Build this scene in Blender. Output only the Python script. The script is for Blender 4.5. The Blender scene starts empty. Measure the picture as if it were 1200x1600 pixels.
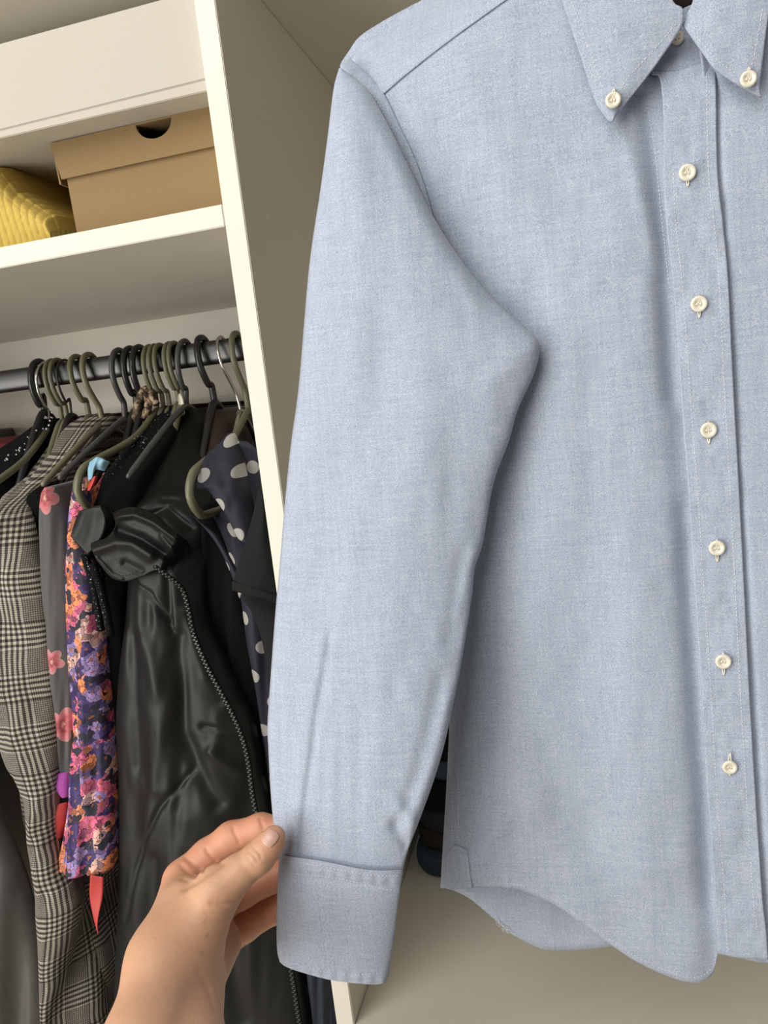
import bpy, bmesh, math, random
import numpy as np
from mathutils import Matrix, Vector
from mathutils.bvhtree import BVHTree

random.seed(3)
S = bpy.context.scene
COL = S.collection

# ------------------------------------------------------------------ camera
EYE = 1.45                                    # eye height above the floor
AX = np.array([[0.96422568, 0.23975726, -0.11307208],      # right
               [-0.07193863, -0.17387253, -0.98213704],    # down
               [-0.25513462, 0.95513601, -0.15040455]])    # forward
FOC = 1168.0                                  # focal length for a 1200 x 1600 frame
cam = bpy.data.objects.new('camera', bpy.data.cameras.new('camera'))
COL.objects.link(cam)
m = Matrix.Identity(4)
for r in range(3):
    m[r][0], m[r][1], m[r][2] = AX[0][r], -AX[1][r], -AX[2][r]
m[2][3] = EYE
cam.matrix_world = m
cam.data.sensor_fit = 'VERTICAL'
cam.data.sensor_height = 36.0
cam.data.lens = FOC / 1600 * 36
cam.data.clip_start = 0.01
S.camera = cam

# ------------------------------------------------------------------ light
w = bpy.data.worlds.new('world')
S.world = w
w.use_nodes = True
bg = w.node_tree.nodes['Background']
bg.inputs[0].default_value = (1.0, 0.97, 0.92, 1)
bg.inputs[1].default_value = 0.09


def area(name, loc, target, sx, sy, power, color):
    l = bpy.data.lights.new(name, 'AREA')
    l.shape = 'RECTANGLE'
    l.size, l.size_y, l.energy, l.color = sx, sy, power, color
    o = bpy.data.objects.new(name, l)
    COL.objects.link(o)
    o.location = loc
    o.rotation_euler = (Vector(target) - Vector(loc)).to_track_quat('-Z', 'Y').to_euler()
    return o


area('overhead_light', (-0.9, -1.3, 2.9), (-0.1, 0.6, 1.0), 2.2, 2.2, 62, (1.0, 0.965, 0.905))  # added light from above; its source is out of view and only assumed
area('window_daylight', (-2.1, -1.7, 0.95), (0.0, 0.6, 1.3), 1.8, 1.6, 60, (1.0, 0.965, 0.905))
S.view_settings.view_transform = 'Standard'
S.view_settings.look = 'None'
S.view_settings.exposure = 0.08
S.view_settings.gamma = 1.0
S.view_settings.use_curve_mapping = False


# ------------------------------------------------------------------ helpers
def pixv(px, py, Y):
    """points where the sight lines through photograph points cross the vertical planes y = Y"""
    px, py, Y = np.broadcast_arrays(np.asarray(px, float), np.asarray(py, float), np.asarray(Y, float))
    c = np.stack([px - 600, py - 800, np.full(px.shape, FOC)], -1)
    d = c @ AX
    p = d * (Y / d[..., 1])[..., None]
    p[..., 2] += EYE
    return p


def pix(px, py, Y):
    return pixv(px, py, Y)


def tag(o, label=None, cat=None, group=None, kind=None):
    if label: o['label'] = label
    if cat: o['category'] = cat
    if group: o['group'] = group
    if kind: o['kind'] = kind
    return o


def root(name, loc, label, cat, group=None):
    o = bpy.data.objects.new(name, None)
    o.empty_display_size = 0.02
    COL.objects.link(o)
    o.location = [float(c) for c in loc]
    return tag(o, label, cat, group)


def world_loc(o):
    return Vector(o.location) if o.type == 'EMPTY' else Vector((0, 0, 0))   # meshes are modelled in place


def mesh(name, verts, faces, mat, parent=None, uv=None, smooth=True):
    me = bpy.data.meshes.new(name)
    me.from_pydata([tuple(map(float, v)) for v in np.asarray(verts).reshape(-1, 3)], [], faces)
    if uv is not None:
        lay = me.uv_layers.new(name='UVMap')
        idx = np.empty(len(me.loops), dtype=np.int32)
        me.loops.foreach_get('vertex_index', idx)
        lay.data.foreach_set('uv', np.asarray(uv, dtype=np.float32).reshape(-1, 2)[idx].ravel())
    if smooth:
        me.polygons.foreach_set('use_smooth', [True] * len(me.polygons))
    if mat: me.materials.append(mat)
    me.validate()
    me.update()
    o = bpy.data.objects.new(name, me)
    COL.objects.link(o)
    if parent is not None:
        o.parent = parent
        o.matrix_parent_inverse = Matrix.Translation(-world_loc(parent))
    return o


def grid_faces(nv, nu, off=0, flip=False, wrap=False):
    f = []
    for j in range(nv - 1):
        for i in range(nu - (0 if wrap else 1)):
            a = off + j * nu + i
            b = off + j * nu + (i + 1) % nu
            q = (a, b, b + nu, a + nu)
            f.append(q[::-1] if flip else q)
    return f


def box(name, lo, hi, mat, parent=None, bevel=0.0008):
    bm = bmesh.new()
    bmesh.ops.create_cube(bm, size=1)
    for v in bm.verts:
        v.co = Vector([lo[k] if v.co[k] < 0 else hi[k] for k in range(3)])
    if bevel:
        bmesh.ops.bevel(bm, geom=bm.edges[:], offset=bevel, segments=2, affect='EDGES')
    vs = [v.co[:] for v in bm.verts]
    bm.verts.index_update()
    fs = [[v.index for v in f.verts] for f in bm.faces]
    bm.free()
    return mesh(name, vs, fs, mat, parent, smooth=False)


def spline(pts, n, smooth=True):
    """points along a polyline, evenly spaced, rounded with a Catmull-Rom curve"""
    P = np.array(pts, float)
    if smooth and len(P) > 2:
        Q = np.vstack([2 * P[0] - P[1], P, 2 * P[-1] - P[-2]])
        out = []
        for k in range(1, len(Q) - 2):
            t = np.linspace(0, 1, 12, endpoint=False)[:, None]
            a, b, c, d = Q[k - 1], Q[k], Q[k + 1], Q[k + 2]
            out.append(0.5 * (2 * b + (c - a) * t + (2 * a - 5 * b + 4 * c - d) * t ** 2 + (3 * b - a - 3 * c + d) * t ** 3))
        P = np.vstack(out + [P[-1:]])
    s = np.r_[0, np.cumsum(np.linalg.norm(np.diff(P, axis=0), axis=1))]
    q = np.linspace(0, s[-1], n)
    return np.stack([np.interp(q, s, P[:, k]) for k in range(P.shape[1])], -1)


def coons(top, bottom, left, right, nu, nv, smooth=True):
    T, Bo = spline(top, nu, smooth), spline(bottom, nu, smooth)
    L, R = spline(left, nv, smooth), spline(right, nv, smooth)
    u = np.linspace(0, 1, nu)[None, :, None]
    v = np.linspace(0, 1, nv)[:, None, None]
    P = (1 - v) * T[None] + v * Bo[None] + (1 - u) * L[:, None] + u * R[:, None]
    P -= (1 - u) * (1 - v) * T[0] + u * (1 - v) * T[-1] + (1 - u) * v * Bo[0] + u * v * Bo[-1]
    return P, np.broadcast_to(u[..., 0], P.shape[:2]), np.broadcast_to(v[..., 0], P.shape[:2])


def cloth(name, top, bottom, left, right, depth, nu, nv, mat, parent, thick=0.0009, smooth=True):
    P, U, V = coons(top, bottom, left, right, nu, nv, smooth)
    Y = depth(P[..., 0], P[..., 1], U, V)
    W = pixv(P[..., 0], P[..., 1], Y)
    n = nu * nv
    Bk = W.copy()
    Bk[..., 1] += thick
    faces = grid_faces(nv, nu, flip=True) + grid_faces(nv, nu, off=n)
    ring = [j for j in range(nu)] + [j * nu + nu - 1 for j in range(1, nv)] + \
           [(nv - 1) * nu + j for j in range(nu - 2, -1, -1)] + [j * nu for j in range(nv - 2, 0, -1)]
    for k, a in enumerate(ring):
        b = ring[(k + 1) % len(ring)]
        faces.append((a, b, b + n, a + n))
    uv = np.concatenate([W[..., [0, 2]].reshape(-1, 2)] * 2)
    return mesh(name, np.concatenate([W.reshape(-1, 3), Bk.reshape(-1, 3)]), faces, mat, parent, uv)


def tubecloth(name, top, bottom, left, right, base, hgt, nu, nv, mat, parent, back=0.35, extra=None, power=0.55):
    """a flattened tube of cloth (sleeve, cuff): front and back sheets that meet at both folds"""
    P, U, V = coons(top, bottom, left, right, nu, nv)
    prof = np.clip(1 - (2 * U - 1) ** 2, 0, 1) ** power
    b, h = base(P[..., 0], P[..., 1], V), hgt(P[..., 0], P[..., 1], V)
    Yf = b - h * prof
    if extra is not None:
        Yf = Yf + extra(P[..., 0], P[..., 1]) * np.minimum(1, 3 * prof)
    Yb = b + back * h * prof + 0.0004
    F, Bk = pixv(P[..., 0], P[..., 1], Yf), pixv(P[..., 0], P[..., 1], Yb)
    ring = np.concatenate([F, Bk[:, -2:0:-1]], 1)
    nr = ring.shape[1]
    faces = grid_faces(nv, nr, flip=True, wrap=True)
    return mesh(name, ring.reshape(-1, 3), faces, mat, parent, ring[..., [0, 2]].reshape(-1, 2))


def tube(name, path, rad, mat, parent=None, seg=10, closed=False, build=True):
    P = np.array(path, float)
    n = len(P)
    R = np.broadcast_to(np.asarray(rad, float), (n,))
    T = np.roll(P, -1, 0) - np.roll(P, 1, 0) if closed else np.gradient(P, axis=0)
    T /= np.linalg.norm(T, axis=1)[:, None] + 1e-12
    up = np.array([0, 0, 1.0]) if abs(T[0][2]) < 0.9 else np.array([1.0, 0, 0])
    N = np.cross(T[0], up); N /= np.linalg.norm(N)
    V = []
    for k in range(n):
        N = N - T[k] * (N @ T[k]); N /= np.linalg.norm(N) + 1e-12
        Bn = np.cross(T[k], N)
        a = np.arange(seg) * 2 * math.pi / seg
        V.append(P[k] + R[k] * (np.cos(a)[:, None] * N + np.sin(a)[:, None] * Bn))
    V = np.concatenate(V)
    f = grid_faces(n, seg, wrap=True)
    if closed:
        f += [((n - 1) * seg + i, (n - 1) * seg + (i + 1) % seg, (i + 1) % seg, i) for i in range(seg)]
    else:
        f += [tuple(range(seg))[::-1], tuple((n - 1) * seg + i for i in range(seg))]
    if not build: return V, f
    return mesh(name, V, f, mat, parent)


def join(parts):
    V, F, o = [], [], 0
    for v, f in parts:
        V.append(v); F += [tuple(i + o for i in q) for q in f]; o += len(v)
    return np.concatenate(V), F


def seg_dist(px, py, pts):
    d = np.full(np.shape(px), 1e9)
    for (x0, y0), (x1, y1) in zip(pts[:-1], pts[1:]):
        vx, vy = x1 - x0, y1 - y0
        t = np.clip(((px - x0) * vx + (py - y0) * vy) / (vx * vx + vy * vy), 0, 1)
        d = np.minimum(d, np.hypot(px - x0 - t * vx, py - y0 - t * vy))
    return d


def folds(lst):
    def f(px, py):
        r = np.zeros(np.shape(px))
        for pts, wd, amp in lst:
            r = r + amp * np.exp(-(seg_dist(px, py, pts) / wd) ** 2)
        return r
    return f


def vnoise(x, y, seed=0):
    """smooth value noise, vectorised"""
    x, y = np.asarray(x, float), np.asarray(y, float)
    xi, yi = np.floor(x), np.floor(y)
    fx, fy = x - xi, y - yi
    fx, fy = fx * fx * (3 - 2 * fx), fy * fy * (3 - 2 * fy)
    def h(a, b):
        s = np.sin(a * 127.1 + b * 311.7 + seed * 74.7) * 43758.5453
        return s - np.floor(s)
    return ((h(xi, yi) * (1 - fx) + h(xi + 1, yi) * fx) * (1 - fy) + (h(xi, yi + 1) * (1 - fx) + h(xi + 1, yi + 1) * fx) * fy) * 2 - 1


# ------------------------------------------------------------------ materials
class NT:
    def __init__(self, name, rough=0.6, **kw):
        self.m = bpy.data.materials.new(name)
        self.m.use_nodes = True
        self.t = self.m.node_tree
        self.b = self.t.nodes['Principled BSDF']
        self.b.inputs['Roughness'].default_value = rough
        for k, v in kw.items():
            self.b.inputs[k.replace('_', ' ')].default_value = v

    def n(self, typ, ins=None, **at):
        nd = self.t.nodes.new(typ)
        for k, v in at.items(): setattr(nd, k, v)
        for k, v in (ins or {}).items():
            if isinstance(v, bpy.types.NodeSocket): self.t.links.new(v, nd.inputs[k])
            else: nd.inputs[k].default_value = v
        return nd

    def math(self, op, a, b=0.0, c=None):
        ins = {0: a, 1: b}
        if c is not None: ins[2] = c
        return self.n('ShaderNodeMath', ins, operation=op).outputs[0]

    def coord(self, kind='Object', scale=(1, 1, 1), rot=(0, 0, 0)):
        tc = self.n('ShaderNodeTexCoord').outputs[kind]
        return self.n('ShaderNodeMapping', {'Vector': tc, 'Scale': scale, 'Rotation': rot}).outputs[0]

    def noise(self, vec, scale, detail=2.0, rough=0.5, out='Fac'):
        return self.n('ShaderNodeTexNoise', {'Vector': vec, 'Scale': scale, 'Detail': detail, 'Roughness': rough}).outputs[out]

    def mix(self, fac, a, b, mode='MIX'):
        nd = self.n('ShaderNodeMix', data_type='RGBA', blend_type=mode)
        for k, v in ((0, fac), (6, a), (7, b)):
            if isinstance(v, bpy.types.NodeSocket): self.t.links.new(v, nd.inputs[k])
            else: nd.inputs[k].default_value = (*v, 1) if k else v
        return nd.outputs[2]

    def ramp(self, fac, stops, interp='LINEAR'):
        nd = self.n('ShaderNodeValToRGB', {'Fac': fac})
        cr = nd.color_ramp
        cr.interpolation = interp
        while len(cr.elements) < len(stops): cr.elements.new(0.5)
        for e, (p, c) in zip(cr.elements, stops):
            e.position, e.color = p, (*c, 1)
        return nd.outputs[0]

    def sep(self, vec):
        return self.n('ShaderNodeSeparateXYZ', {0: vec}).outputs

    def col(self, c):
        if isinstance(c, bpy.types.NodeSocket): self.t.links.new(c, self.b.inputs['Base Color'])
        else: self.b.inputs['Base Color'].default_value = (*c, 1)
        return self

    def bump(self, h, strength=0.3, dist=0.001):
        nd = self.n('ShaderNodeBump', {'Height': h, 'Strength': strength, 'Distance': dist})
        self.t.links.new(nd.outputs[0], self.b.inputs['Normal'])
        return self


def srgb(r, g, b):
    f = lambda c: c / 12.92 if c <= 0.04045 else ((c + 0.055) / 1.055) ** 2.4
    return tuple(f(c / 255) for c in (r, g, b))


def plain(name, c, rough=0.6, var=0.12, scale=60, bump=0.0, bscale=400, **kw):
    k = NT(name, rough, **kw)
    v = k.coord()
    n = k.noise(v, scale, 3)
    k.col(k.mix(n, tuple(x * (1 - var) for x in c), tuple(min(1, x * (1 + var)) for x in c)))
    if bump: k.bump(k.noise(v, bscale, 2), bump, 0.0006)
    return k.m


M = {}
M['melamine'] = plain('white_melamine', (0.75, 0.715, 0.625), 0.42, 0.03, 25, 0.04, 900)
M['box_paper'] = plain('white_linen_paper', (0.53, 0.50, 0.435), 0.7, 0.05, 500, 0.25, 1200)
M['wall'] = plain('wall_paint', (0.70, 0.67, 0.60), 0.8, 0.03, 8, 0.1, 300)
M['floor'] = plain('floor_boards', (0.46, 0.41, 0.34), 0.5, 0.15, 4)
M['kraft'] = plain('kraft_card', (0.25, 0.165, 0.07), 0.8, 0.07, 350, 0.15, 900)
M['kraft_dark'] = plain('kraft_inside', (0.24, 0.15, 0.06), 0.85, 0.05, 300)
M['chrome'] = plain('chromed_steel', (0.55, 0.54, 0.52), 0.18, 0.02, 50, Metallic=1.0)
M['wire'] = plain('zinc_wire', (0.62, 0.60, 0.56), 0.25, 0.03, 80, Metallic=1.0)
M['rail'] = plain('dark_rail_steel', (0.085, 0.085, 0.085), 0.36, 0.05, 80, Metallic=0.85)
M['olive'] = plain('olive_plastic', (0.15, 0.15, 0.092), 0.38, 0.06, 40)
M['tan'] = plain('tan_plastic', (0.20, 0.18, 0.115), 0.38, 0.06, 40)
M['grey_plastic'] = plain('grey_plastic', (0.075, 0.077, 0.08), 0.35, 0.06, 40)
M['black_plastic'] = plain('black_plastic', (0.018, 0.018, 0.02), 0.3, 0.06, 40)
M['dark_wood'] = plain('dark_wood', (0.035, 0.022, 0.018), 0.4, 0.25, 40)
M['thread'] = plain('white_thread', (0.80, 0.82, 0.86), 0.8, 0.04, 300)
M['cream_thread'] = plain('cream_thread', (0.80, 0.76, 0.62), 0.8, 0.04, 300)
M['black_cloth'] = plain('black_jersey', (0.006, 0.006, 0.0065), 0.95, 0.2, 120, 0.2, 900, Specular_IOR_Level=0.15)
M['charcoal'] = plain('charcoal_jersey', (0.013, 0.0135, 0.014), 0.95, 0.12, 250, 0.2, 1200, Specular_IOR_Level=0.2)
M['brown_satin'] = plain('brown_satin', (0.030, 0.017, 0.013), 0.4, 0.2, 60)
M['grey_satin'] = plain('grey_satin', (0.075, 0.073, 0.068), 0.38, 0.2, 60)
M['red_satin'] = plain('red_satin', (0.50, 0.045, 0.04), 0.5, 0.08, 60)
M['blue_satin'] = plain('pale_blue_satin', (0.25, 0.46, 0.60), 0.4, 0.08, 60)
M['purple'] = plain('purple_lace', (0.36, 0.06, 0.33), 0.7, 0.25, 400)
M['denim'] = plain('dark_denim', (0.035, 0.055, 0.085), 0.9, 0.3, 500, 0.3, 900)
M['navy'] = plain('navy_knit', (0.015, 0.02, 0.035), 0.9, 0.2, 300, 0.3, 900)
M['dark_brown_knit'] = plain('dark_brown_knit', (0.022, 0.017, 0.014), 0.9, 0.2, 300, 0.3, 900)
M['zip'] = plain('gunmetal_zip', (0.075, 0.075, 0.073), 0.35, 0.1, 80, Metallic=0.2)
M['sequin'] = plain('silver_sequin', (0.16, 0.16, 0.165), 0.3, 0.3, 900, Metallic=0.9)
M['bead'] = plain('pearl_bead', (0.6, 0.6, 0.62), 0.2, 0.1, 300)
M['leopard'] = None

# oxford cloth: white weft over blue warp, slightly slubbed
k = NT('blue_oxford_cloth', 0.88, Sheen_Weight=0.25, Sheen_Roughness=0.5)
v = k.coord()
x, y, z = k.sep(v)
wx = k.math('SINE', k.math('MULTIPLY', k.math('ADD', x, k.math('MULTIPLY', z, 0.55)), 2 * math.pi / 0.0012))
wz = k.math('SINE', k.math('MULTIPLY', k.math('SUBTRACT', z, k.math('MULTIPLY', x, 0.35)), 2 * math.pi / 0.0010))
wv = k.math('MULTIPLY', wx, wz)
gr = k.noise(v, 1500, 2, 0.7)
slub = k.noise(k.coord('Object', (45, 45, 700)), 1.0, 2, 0.6)
slubv = k.noise(k.coord('Object', (600, 45, 30)), 1.0, 2, 0.6)
fac = k.math('ADD', k.math('MULTIPLY', wv, 0.10), k.math('MULTIPLY', gr, 0.95))
fac = k.math('ADD', fac, k.math('MULTIPLY', k.math('SUBTRACT', slub, 0.5), 0.20))
fac = k.math('ADD', fac, k.math('MULTIPLY', k.math('SUBTRACT', slubv, 0.5), 0.16))
k.col(k.ramp(fac, [(0.30, (0.245, 0.308, 0.430)), (0.68, (0.57, 0.615, 0.70))]))
k.bump(fac, 0.35, 0.0005)
M['oxford'] = k.m

# leather: near-black, fine wrinkles
k = NT('black_leather', 0.44, Specular_IOR_Level=0.27)
v = k.coord()
k.col(k.mix(k.noise(v, 40, 3), (0.006, 0.006, 0.006), (0.012, 0.012, 0.011)))
k.bump(k.math('ADD', k.noise(v, 38, 3, 0.5), k.math('MULTIPLY', k.noise(v, 900, 2), 0.05)), 0.16, 0.004)
M['leather'] = k.m


# checked wool: bands of four dark four light, between fine two-and-two ground
def check_material(name):
    k = NT(name, 0.92)
    uv = k.n('ShaderNodeTexCoord').outputs['UV']
    nz = k.noise(k.coord(), 25, 2, 0.5, 'Color')
    uvd = k.n('ShaderNodeVectorMath', {0: uv, 1: k.n('ShaderNodeVectorMath', {0: nz, 3: 0.004}, operation='SCALE').outputs[0]}, operation='ADD').outputs[0]
    ux, uy, _ = k.sep(uvd)
    P, a = 0.056, 0.0060

    def stripes(c):
        band = k.math('LESS_THAN', k.math('FRACT', k.math('DIVIDE', c, P)), 0.55)
        s = k.math('GREATER_THAN', k.math('FRACT', k.math('DIVIDE', c, a)), 0.5)
        f = k.math('GREATER_THAN', k.math('FRACT', k.math('DIVIDE', c, a / 2.6)), 0.5)
        return k.math('ADD', k.math('MULTIPLY', band, s), k.math('MULTIPLY', k.math('SUBTRACT', 1.0, band), k.math('ADD', 0.28, k.math('MULTIPLY', f, 0.42))))
    t = k.math('MULTIPLY', k.math('ADD', stripes(ux), stripes(uy)), 0.5)
    g = k.noise(uvd, 900, 2, 0.7)
    t = k.math('ADD', t, k.math('MULTIPLY', k.math('SUBTRACT', g, 0.5), 0.55))
    k.col(k.ramp(t, [(0.12, (0.012, 0.010, 0.009)), (0.5, (0.13, 0.115, 0.095)), (0.92, (0.48, 0.44, 0.37))]))
    k.bump(g, 0.4, 0.001)
    return k.m


M['check'] = check_material('glen_check_wool')


# floral print
def floral_material(name):
    k = NT(name, 0.75)
    uv = k.n('ShaderNodeTexCoord').outputs['UV']
    nz = k.noise(uv, 110, 2, 0.6, 'Color')
    d = k.n('ShaderNodeVectorMath', {0: k.n('ShaderNodeVectorMath', {0: nz, 1: (0.5, 0.5, 0.5)}, operation='SUBTRACT').outputs[0], 3: 0.013}, operation='SCALE').outputs[0]
    vec = k.n('ShaderNodeVectorMath', {0: uv, 1: d}, operation='ADD').outputs[0]
    v1 = k.n('ShaderNodeTexVoronoi', {'Vector': vec, 'Scale': 72.0}, voronoi_dimensions='2D')
    v2 = k.n('ShaderNodeTexVoronoi', {'Vector': vec, 'Scale': 150.0}, voronoi_dimensions='2D')
    edge = k.n('ShaderNodeTexVoronoi', {'Vector': vec, 'Scale': 150.0}, voronoi_dimensions='2D', feature='DISTANCE_TO_EDGE')
    r1 = k.n('ShaderNodeSeparateColor', {0: v1.outputs['Color']}).outputs[0]
    r2 = k.n('ShaderNodeSeparateColor', {0: v2.outputs['Color']}).outputs[1]
    base = k.ramp(r1, [(0.0, (0.055, 0.035, 0.15)), (0.22, (0.30, 0.22, 0.47)), (0.42, (0.72, 0.24, 0.10)),
                       (0.60, (0.62, 0.13, 0.24)), (0.76, (0.66, 0.42, 0.36)), (0.90, (0.03, 0.03, 0.06))], 'CONSTANT')
    tint = k.ramp(r2, [(0.0, (0.35, 0.3, 0.45)), (0.35, (0.8, 0.8, 0.8)), (0.7, (1.25, 1.15, 1.15))], 'LINEAR')
    c = k.mix(1.0, base, tint, 'MULTIPLY')
    dark = k.math('MULTIPLY', k.math('LESS_THAN', edge.outputs['Distance'], 0.045), 0.85)
    c = k.mix(dark, c, (0.018, 0.016, 0.035))
    core = k.math('LESS_THAN', v1.outputs['Distance'], 0.13)
    c = k.mix(core, c, (0.30, 0.10, 0.05))
    gap = k.math('GREATER_THAN', k.noise(uv, 65, 2), 0.60)
    c = k.mix(gap, c, (0.02, 0.018, 0.035))
    k.col(c)
    k.bump(k.noise(k.coord(), 600, 2), 0.3, 0.0008)
    return k.m


M['floral'] = floral_material('floral_print')

# polka dots, staggered
k = NT('navy_polka_dot', 0.75)
uv = k.n('ShaderNodeTexCoord').outputs['UV']
ux, uy, _ = k.sep(uv)
PX, PY = 0.034, 0.030
row = k.math('DIVIDE', uy, PY)
odd = k.math('MULTIPLY', k.math('MODULO', k.math('FLOOR', row), 2.0), 0.5)
cx = k.math('SUBTRACT', k.math('FRACT', k.math('ADD', k.math('DIVIDE', ux, PX), odd)), 0.5)
cy = k.math('SUBTRACT', k.math('FRACT', row), 0.5)
dd = k.math('SQRT', k.math('ADD', k.math('POWER', k.math('MULTIPLY', cx, PX), 2.0), k.math('POWER', k.math('MULTIPLY', cy, PY), 2.0)))
dot = k.math('LESS_THAN', dd, 0.0068)
k.col(k.mix(dot, (0.010, 0.011, 0.024), (0.34, 0.33, 0.31)))
M['dots'] = k.m

# brown and cream animal print
k = NT('animal_print', 0.6)
v = k.coord()
k.col(k.ramp(k.noise(v, 190, 2, 0.5), [(0.42, (0.02, 0.013, 0.01)), (0.50, (0.17, 0.10, 0.05)), (0.62, (0.42, 0.33, 0.22))]))
M['leopard'] = k.m

# grey marl with pink flowers printed at given places (uv = metres across and up)
def flower_tee(flowers):
    k = NT('grey_marl_flower_print', 0.9)
    uv = k.n('ShaderNodeTexCoord').outputs['UV']
    v = k.coord()
    base = k.mix(k.noise(v, 900, 2, 0.7), (0.055, 0.055, 0.056), (0.125, 0.123, 0.122))
    ux, uy, _ = k.sep(uv)
    tot = None
    for (fx, fy, fr, ph) in flowers:
        dx, dy = k.math('SUBTRACT', ux, fx), k.math('SUBTRACT', uy, fy)
        rr = k.math('SQRT', k.math('ADD', k.math('MULTIPLY', dx, dx), k.math('MULTIPLY', dy, dy)))
        th = k.math('ARCTAN2', dy, dx)
        pet = k.math('ADD', 0.66, k.math('MULTIPLY', k.math('ABSOLUTE', k.math('COSINE', k.math('ADD', k.math('MULTIPLY', th, 2.5), ph))), 0.40))
        q = k.math('DIVIDE', rr, k.math('MULTIPLY', pet, fr))
        tot = q if tot is None else k.math('MINIMUM', tot, q)
    mask = k.math('LESS_THAN', tot, 1.0)
    tone = k.math('ADD', tot, k.math('MULTIPLY', k.math('SUBTRACT', k.noise(v, 220, 3), 0.5), 0.9))
    pink = k.ramp(tone, [(0.0, (0.62, 0.36, 0.28)), (0.25, (0.30, 0.06, 0.07)), (0.6, (0.55, 0.16, 0.18)), (1.0, (0.50, 0.24, 0.24))])
    k.col(k.mix(mask, base, pink))
    return k.m


# skin
k = NT('skin', 0.50, Subsurface_Weight=0.12, Subsurface_Scale=0.006)
k.b.inputs['Subsurface Radius'].default_value = (1.0, 0.35, 0.18)
v = k.coord()
n1 = k.noise(v, 30, 3)
n2 = k.noise(v, 260, 3, 0.6)
c = k.mix(n1, (0.60, 0.330, 0.195), (0.74, 0.450, 0.290))
c = k.mix(k.math('MULTIPLY', n2, 0.30), c, (0.52, 0.235, 0.135))
fl_ = k.n('ShaderNodeAttribute', attribute_name='flush').outputs['Fac']
c = k.mix(k.math('MULTIPLY', fl_, 0.55), c, (0.72, 0.285, 0.175))
k.col(c)
wr = k.noise(k.coord('Object', (260, 260, 900)), 1.0, 3, 0.6)
k.bump(k.math('ADD', k.math('MULTIPLY', n2, 0.8), k.math('MULTIPLY', wr, 0.6)), 0.22, 0.0012)
M['skin'] = k.m
M['nail'] = plain('nail', (0.66, 0.40, 0.32), 0.28, 0.06, 200)
M['button'] = plain('pearl_button', (0.78, 0.74, 0.62), 0.22, 0.10, 500)
M['quilt'] = plain('yellow_quilted_cotton', (0.56, 0.405, 0.085), 0.85, 0.10, 250, 0.25, 900)

# ------------------------------------------------------------------ room
tag(box('floor', (-3, -3, -0.05), (3, 1.12, 0.0), M['floor'], bevel=0), kind='structure')
tag(box('wall_back', (-3, 1.12, -0.05), (3, 1.22, 2.75), M['wall'], bevel=0), kind='structure')

# ------------------------------------------------------------------ wardrobe
YF, YB = 0.62, 1.075                          # front edges, face of the back board
XL, XR = -0.2761, -0.2577                     # faces of the partition
WL, WR = -1.15, 0.72
ZC, ZF, ZS = EYE + 0.3825, EYE - 0.6165, EYE + 0.159
ward = root('wardrobe', (-0.2, 0.85, 0.0), 'white open wardrobe with a partition, a shelf and a clothes rail', 'wardrobe')
part = box('partition_panel', (XL, YF, 0.0), (XR, YB, ZC), M['melamine'], ward)
box('side_panel', (WL - 0.018, YF, 0.0), (WL, YB, ZC), M['melamine'], ward)
box('side_panel', (WR, YF, 0.0), (WR + 0.018, YB, ZC), M['melamine'], ward)
box('top_board', (WL - 0.018, YF, ZC + 0.0003), (WR + 0.018, YB, ZC + 0.018), M['melamine'], ward)
box('back_board', (WL - 0.018, YB + 0.0003, 0.0), (WR + 0.018, YB + 0.012, ZC + 0.018), M['melamine'], ward)
box('shelf', (WL + 0.0003, YF, ZS), (XL - 0.0003, YB, ZS + 0.0183), M['melamine'], ward)
box('floor_board', (XR + 0.0003, YF - 0.004, ZF - 0.018), (WR - 0.0003, YB, ZF), M['melamine'], ward)
box('floor_board', (WL + 0.0003, YF, 0.06), (XL - 0.0003, YB, 0.078), M['melamine'], ward)
zb_ = float(pix(0, 660, 1.06)[2])
box('back_batten', (WL, YB - 0.012, zb_ - 0.09), (XL - 0.0003, YB, zb_), M['melamine'], ward)
# screw cover on the partition's shaded side
c = np.array([XR, 0.675, EYE + 0.172])
cv, cf = [], []
for r, hgt in ((0.0058, 0.0), (0.0056, 0.0007), (0.0042, 0.0011), (0.0001, 0.0012)):
    for a in np.linspace(0, 2 * math.pi, 24, endpoint=False):
        cv.append(c + np.array([hgt, r * math.cos(a), r * math.sin(a)]))
mesh('screw_cap', cv, grid_faces(4, 24, wrap=True), M['melamine'], part)
# oval clothes rail
YRAIL, ZRAIL = 0.845, EYE + 0.0765
prof = [(0.0075 * math.copysign(abs(math.cos(a)) ** 0.8, math.cos(a)), 0.0142 * math.copysign(abs(math.sin(a)) ** 0.7, math.sin(a)))
        for a in np.linspace(0, 2 * math.pi, 28, endpoint=False)]
rv = [(xx, YRAIL + p, ZRAIL + q) for xx in (WL + 0.0005, XL - 0.0005) for p, q in prof]
rf = grid_faces(2, 28, wrap=True)
rail = mesh('clothes_rail', rv, rf, M['rail'], ward)
rail['label'] = 'dark oval metal rail'
for xx in (XL - 0.006, WL + 0.001):
    vv = [(xx + e, YRAIL + p * 1.7, ZRAIL + q * 1.35 - 0.001) for e in (0, 0.005) for p, q in prof]
    mesh('rail_socket', vv, grid_faces(2, 28, wrap=True) + [tuple(range(28))[::-1], tuple(range(28, 56))], M['chrome'], rail)
# pull-out rod that carries the shirt's hanger (above the frame)
PX0 = pix(1068, -10, 0.57)
XH = float(PX0[0])
tube('valet_rod', [(XH, 0.50, EYE + 0.352), (XH, 0.70, EYE + 0.352), (XH, 0.90, EYE + 0.352)], 0.006, M['chrome'], ward, 14)
box('rod_bracket', (XH - 0.012, 0.64, EYE + 0.352), (XH + 0.012, 0.90, ZC), M['chrome'], ward)


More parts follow.
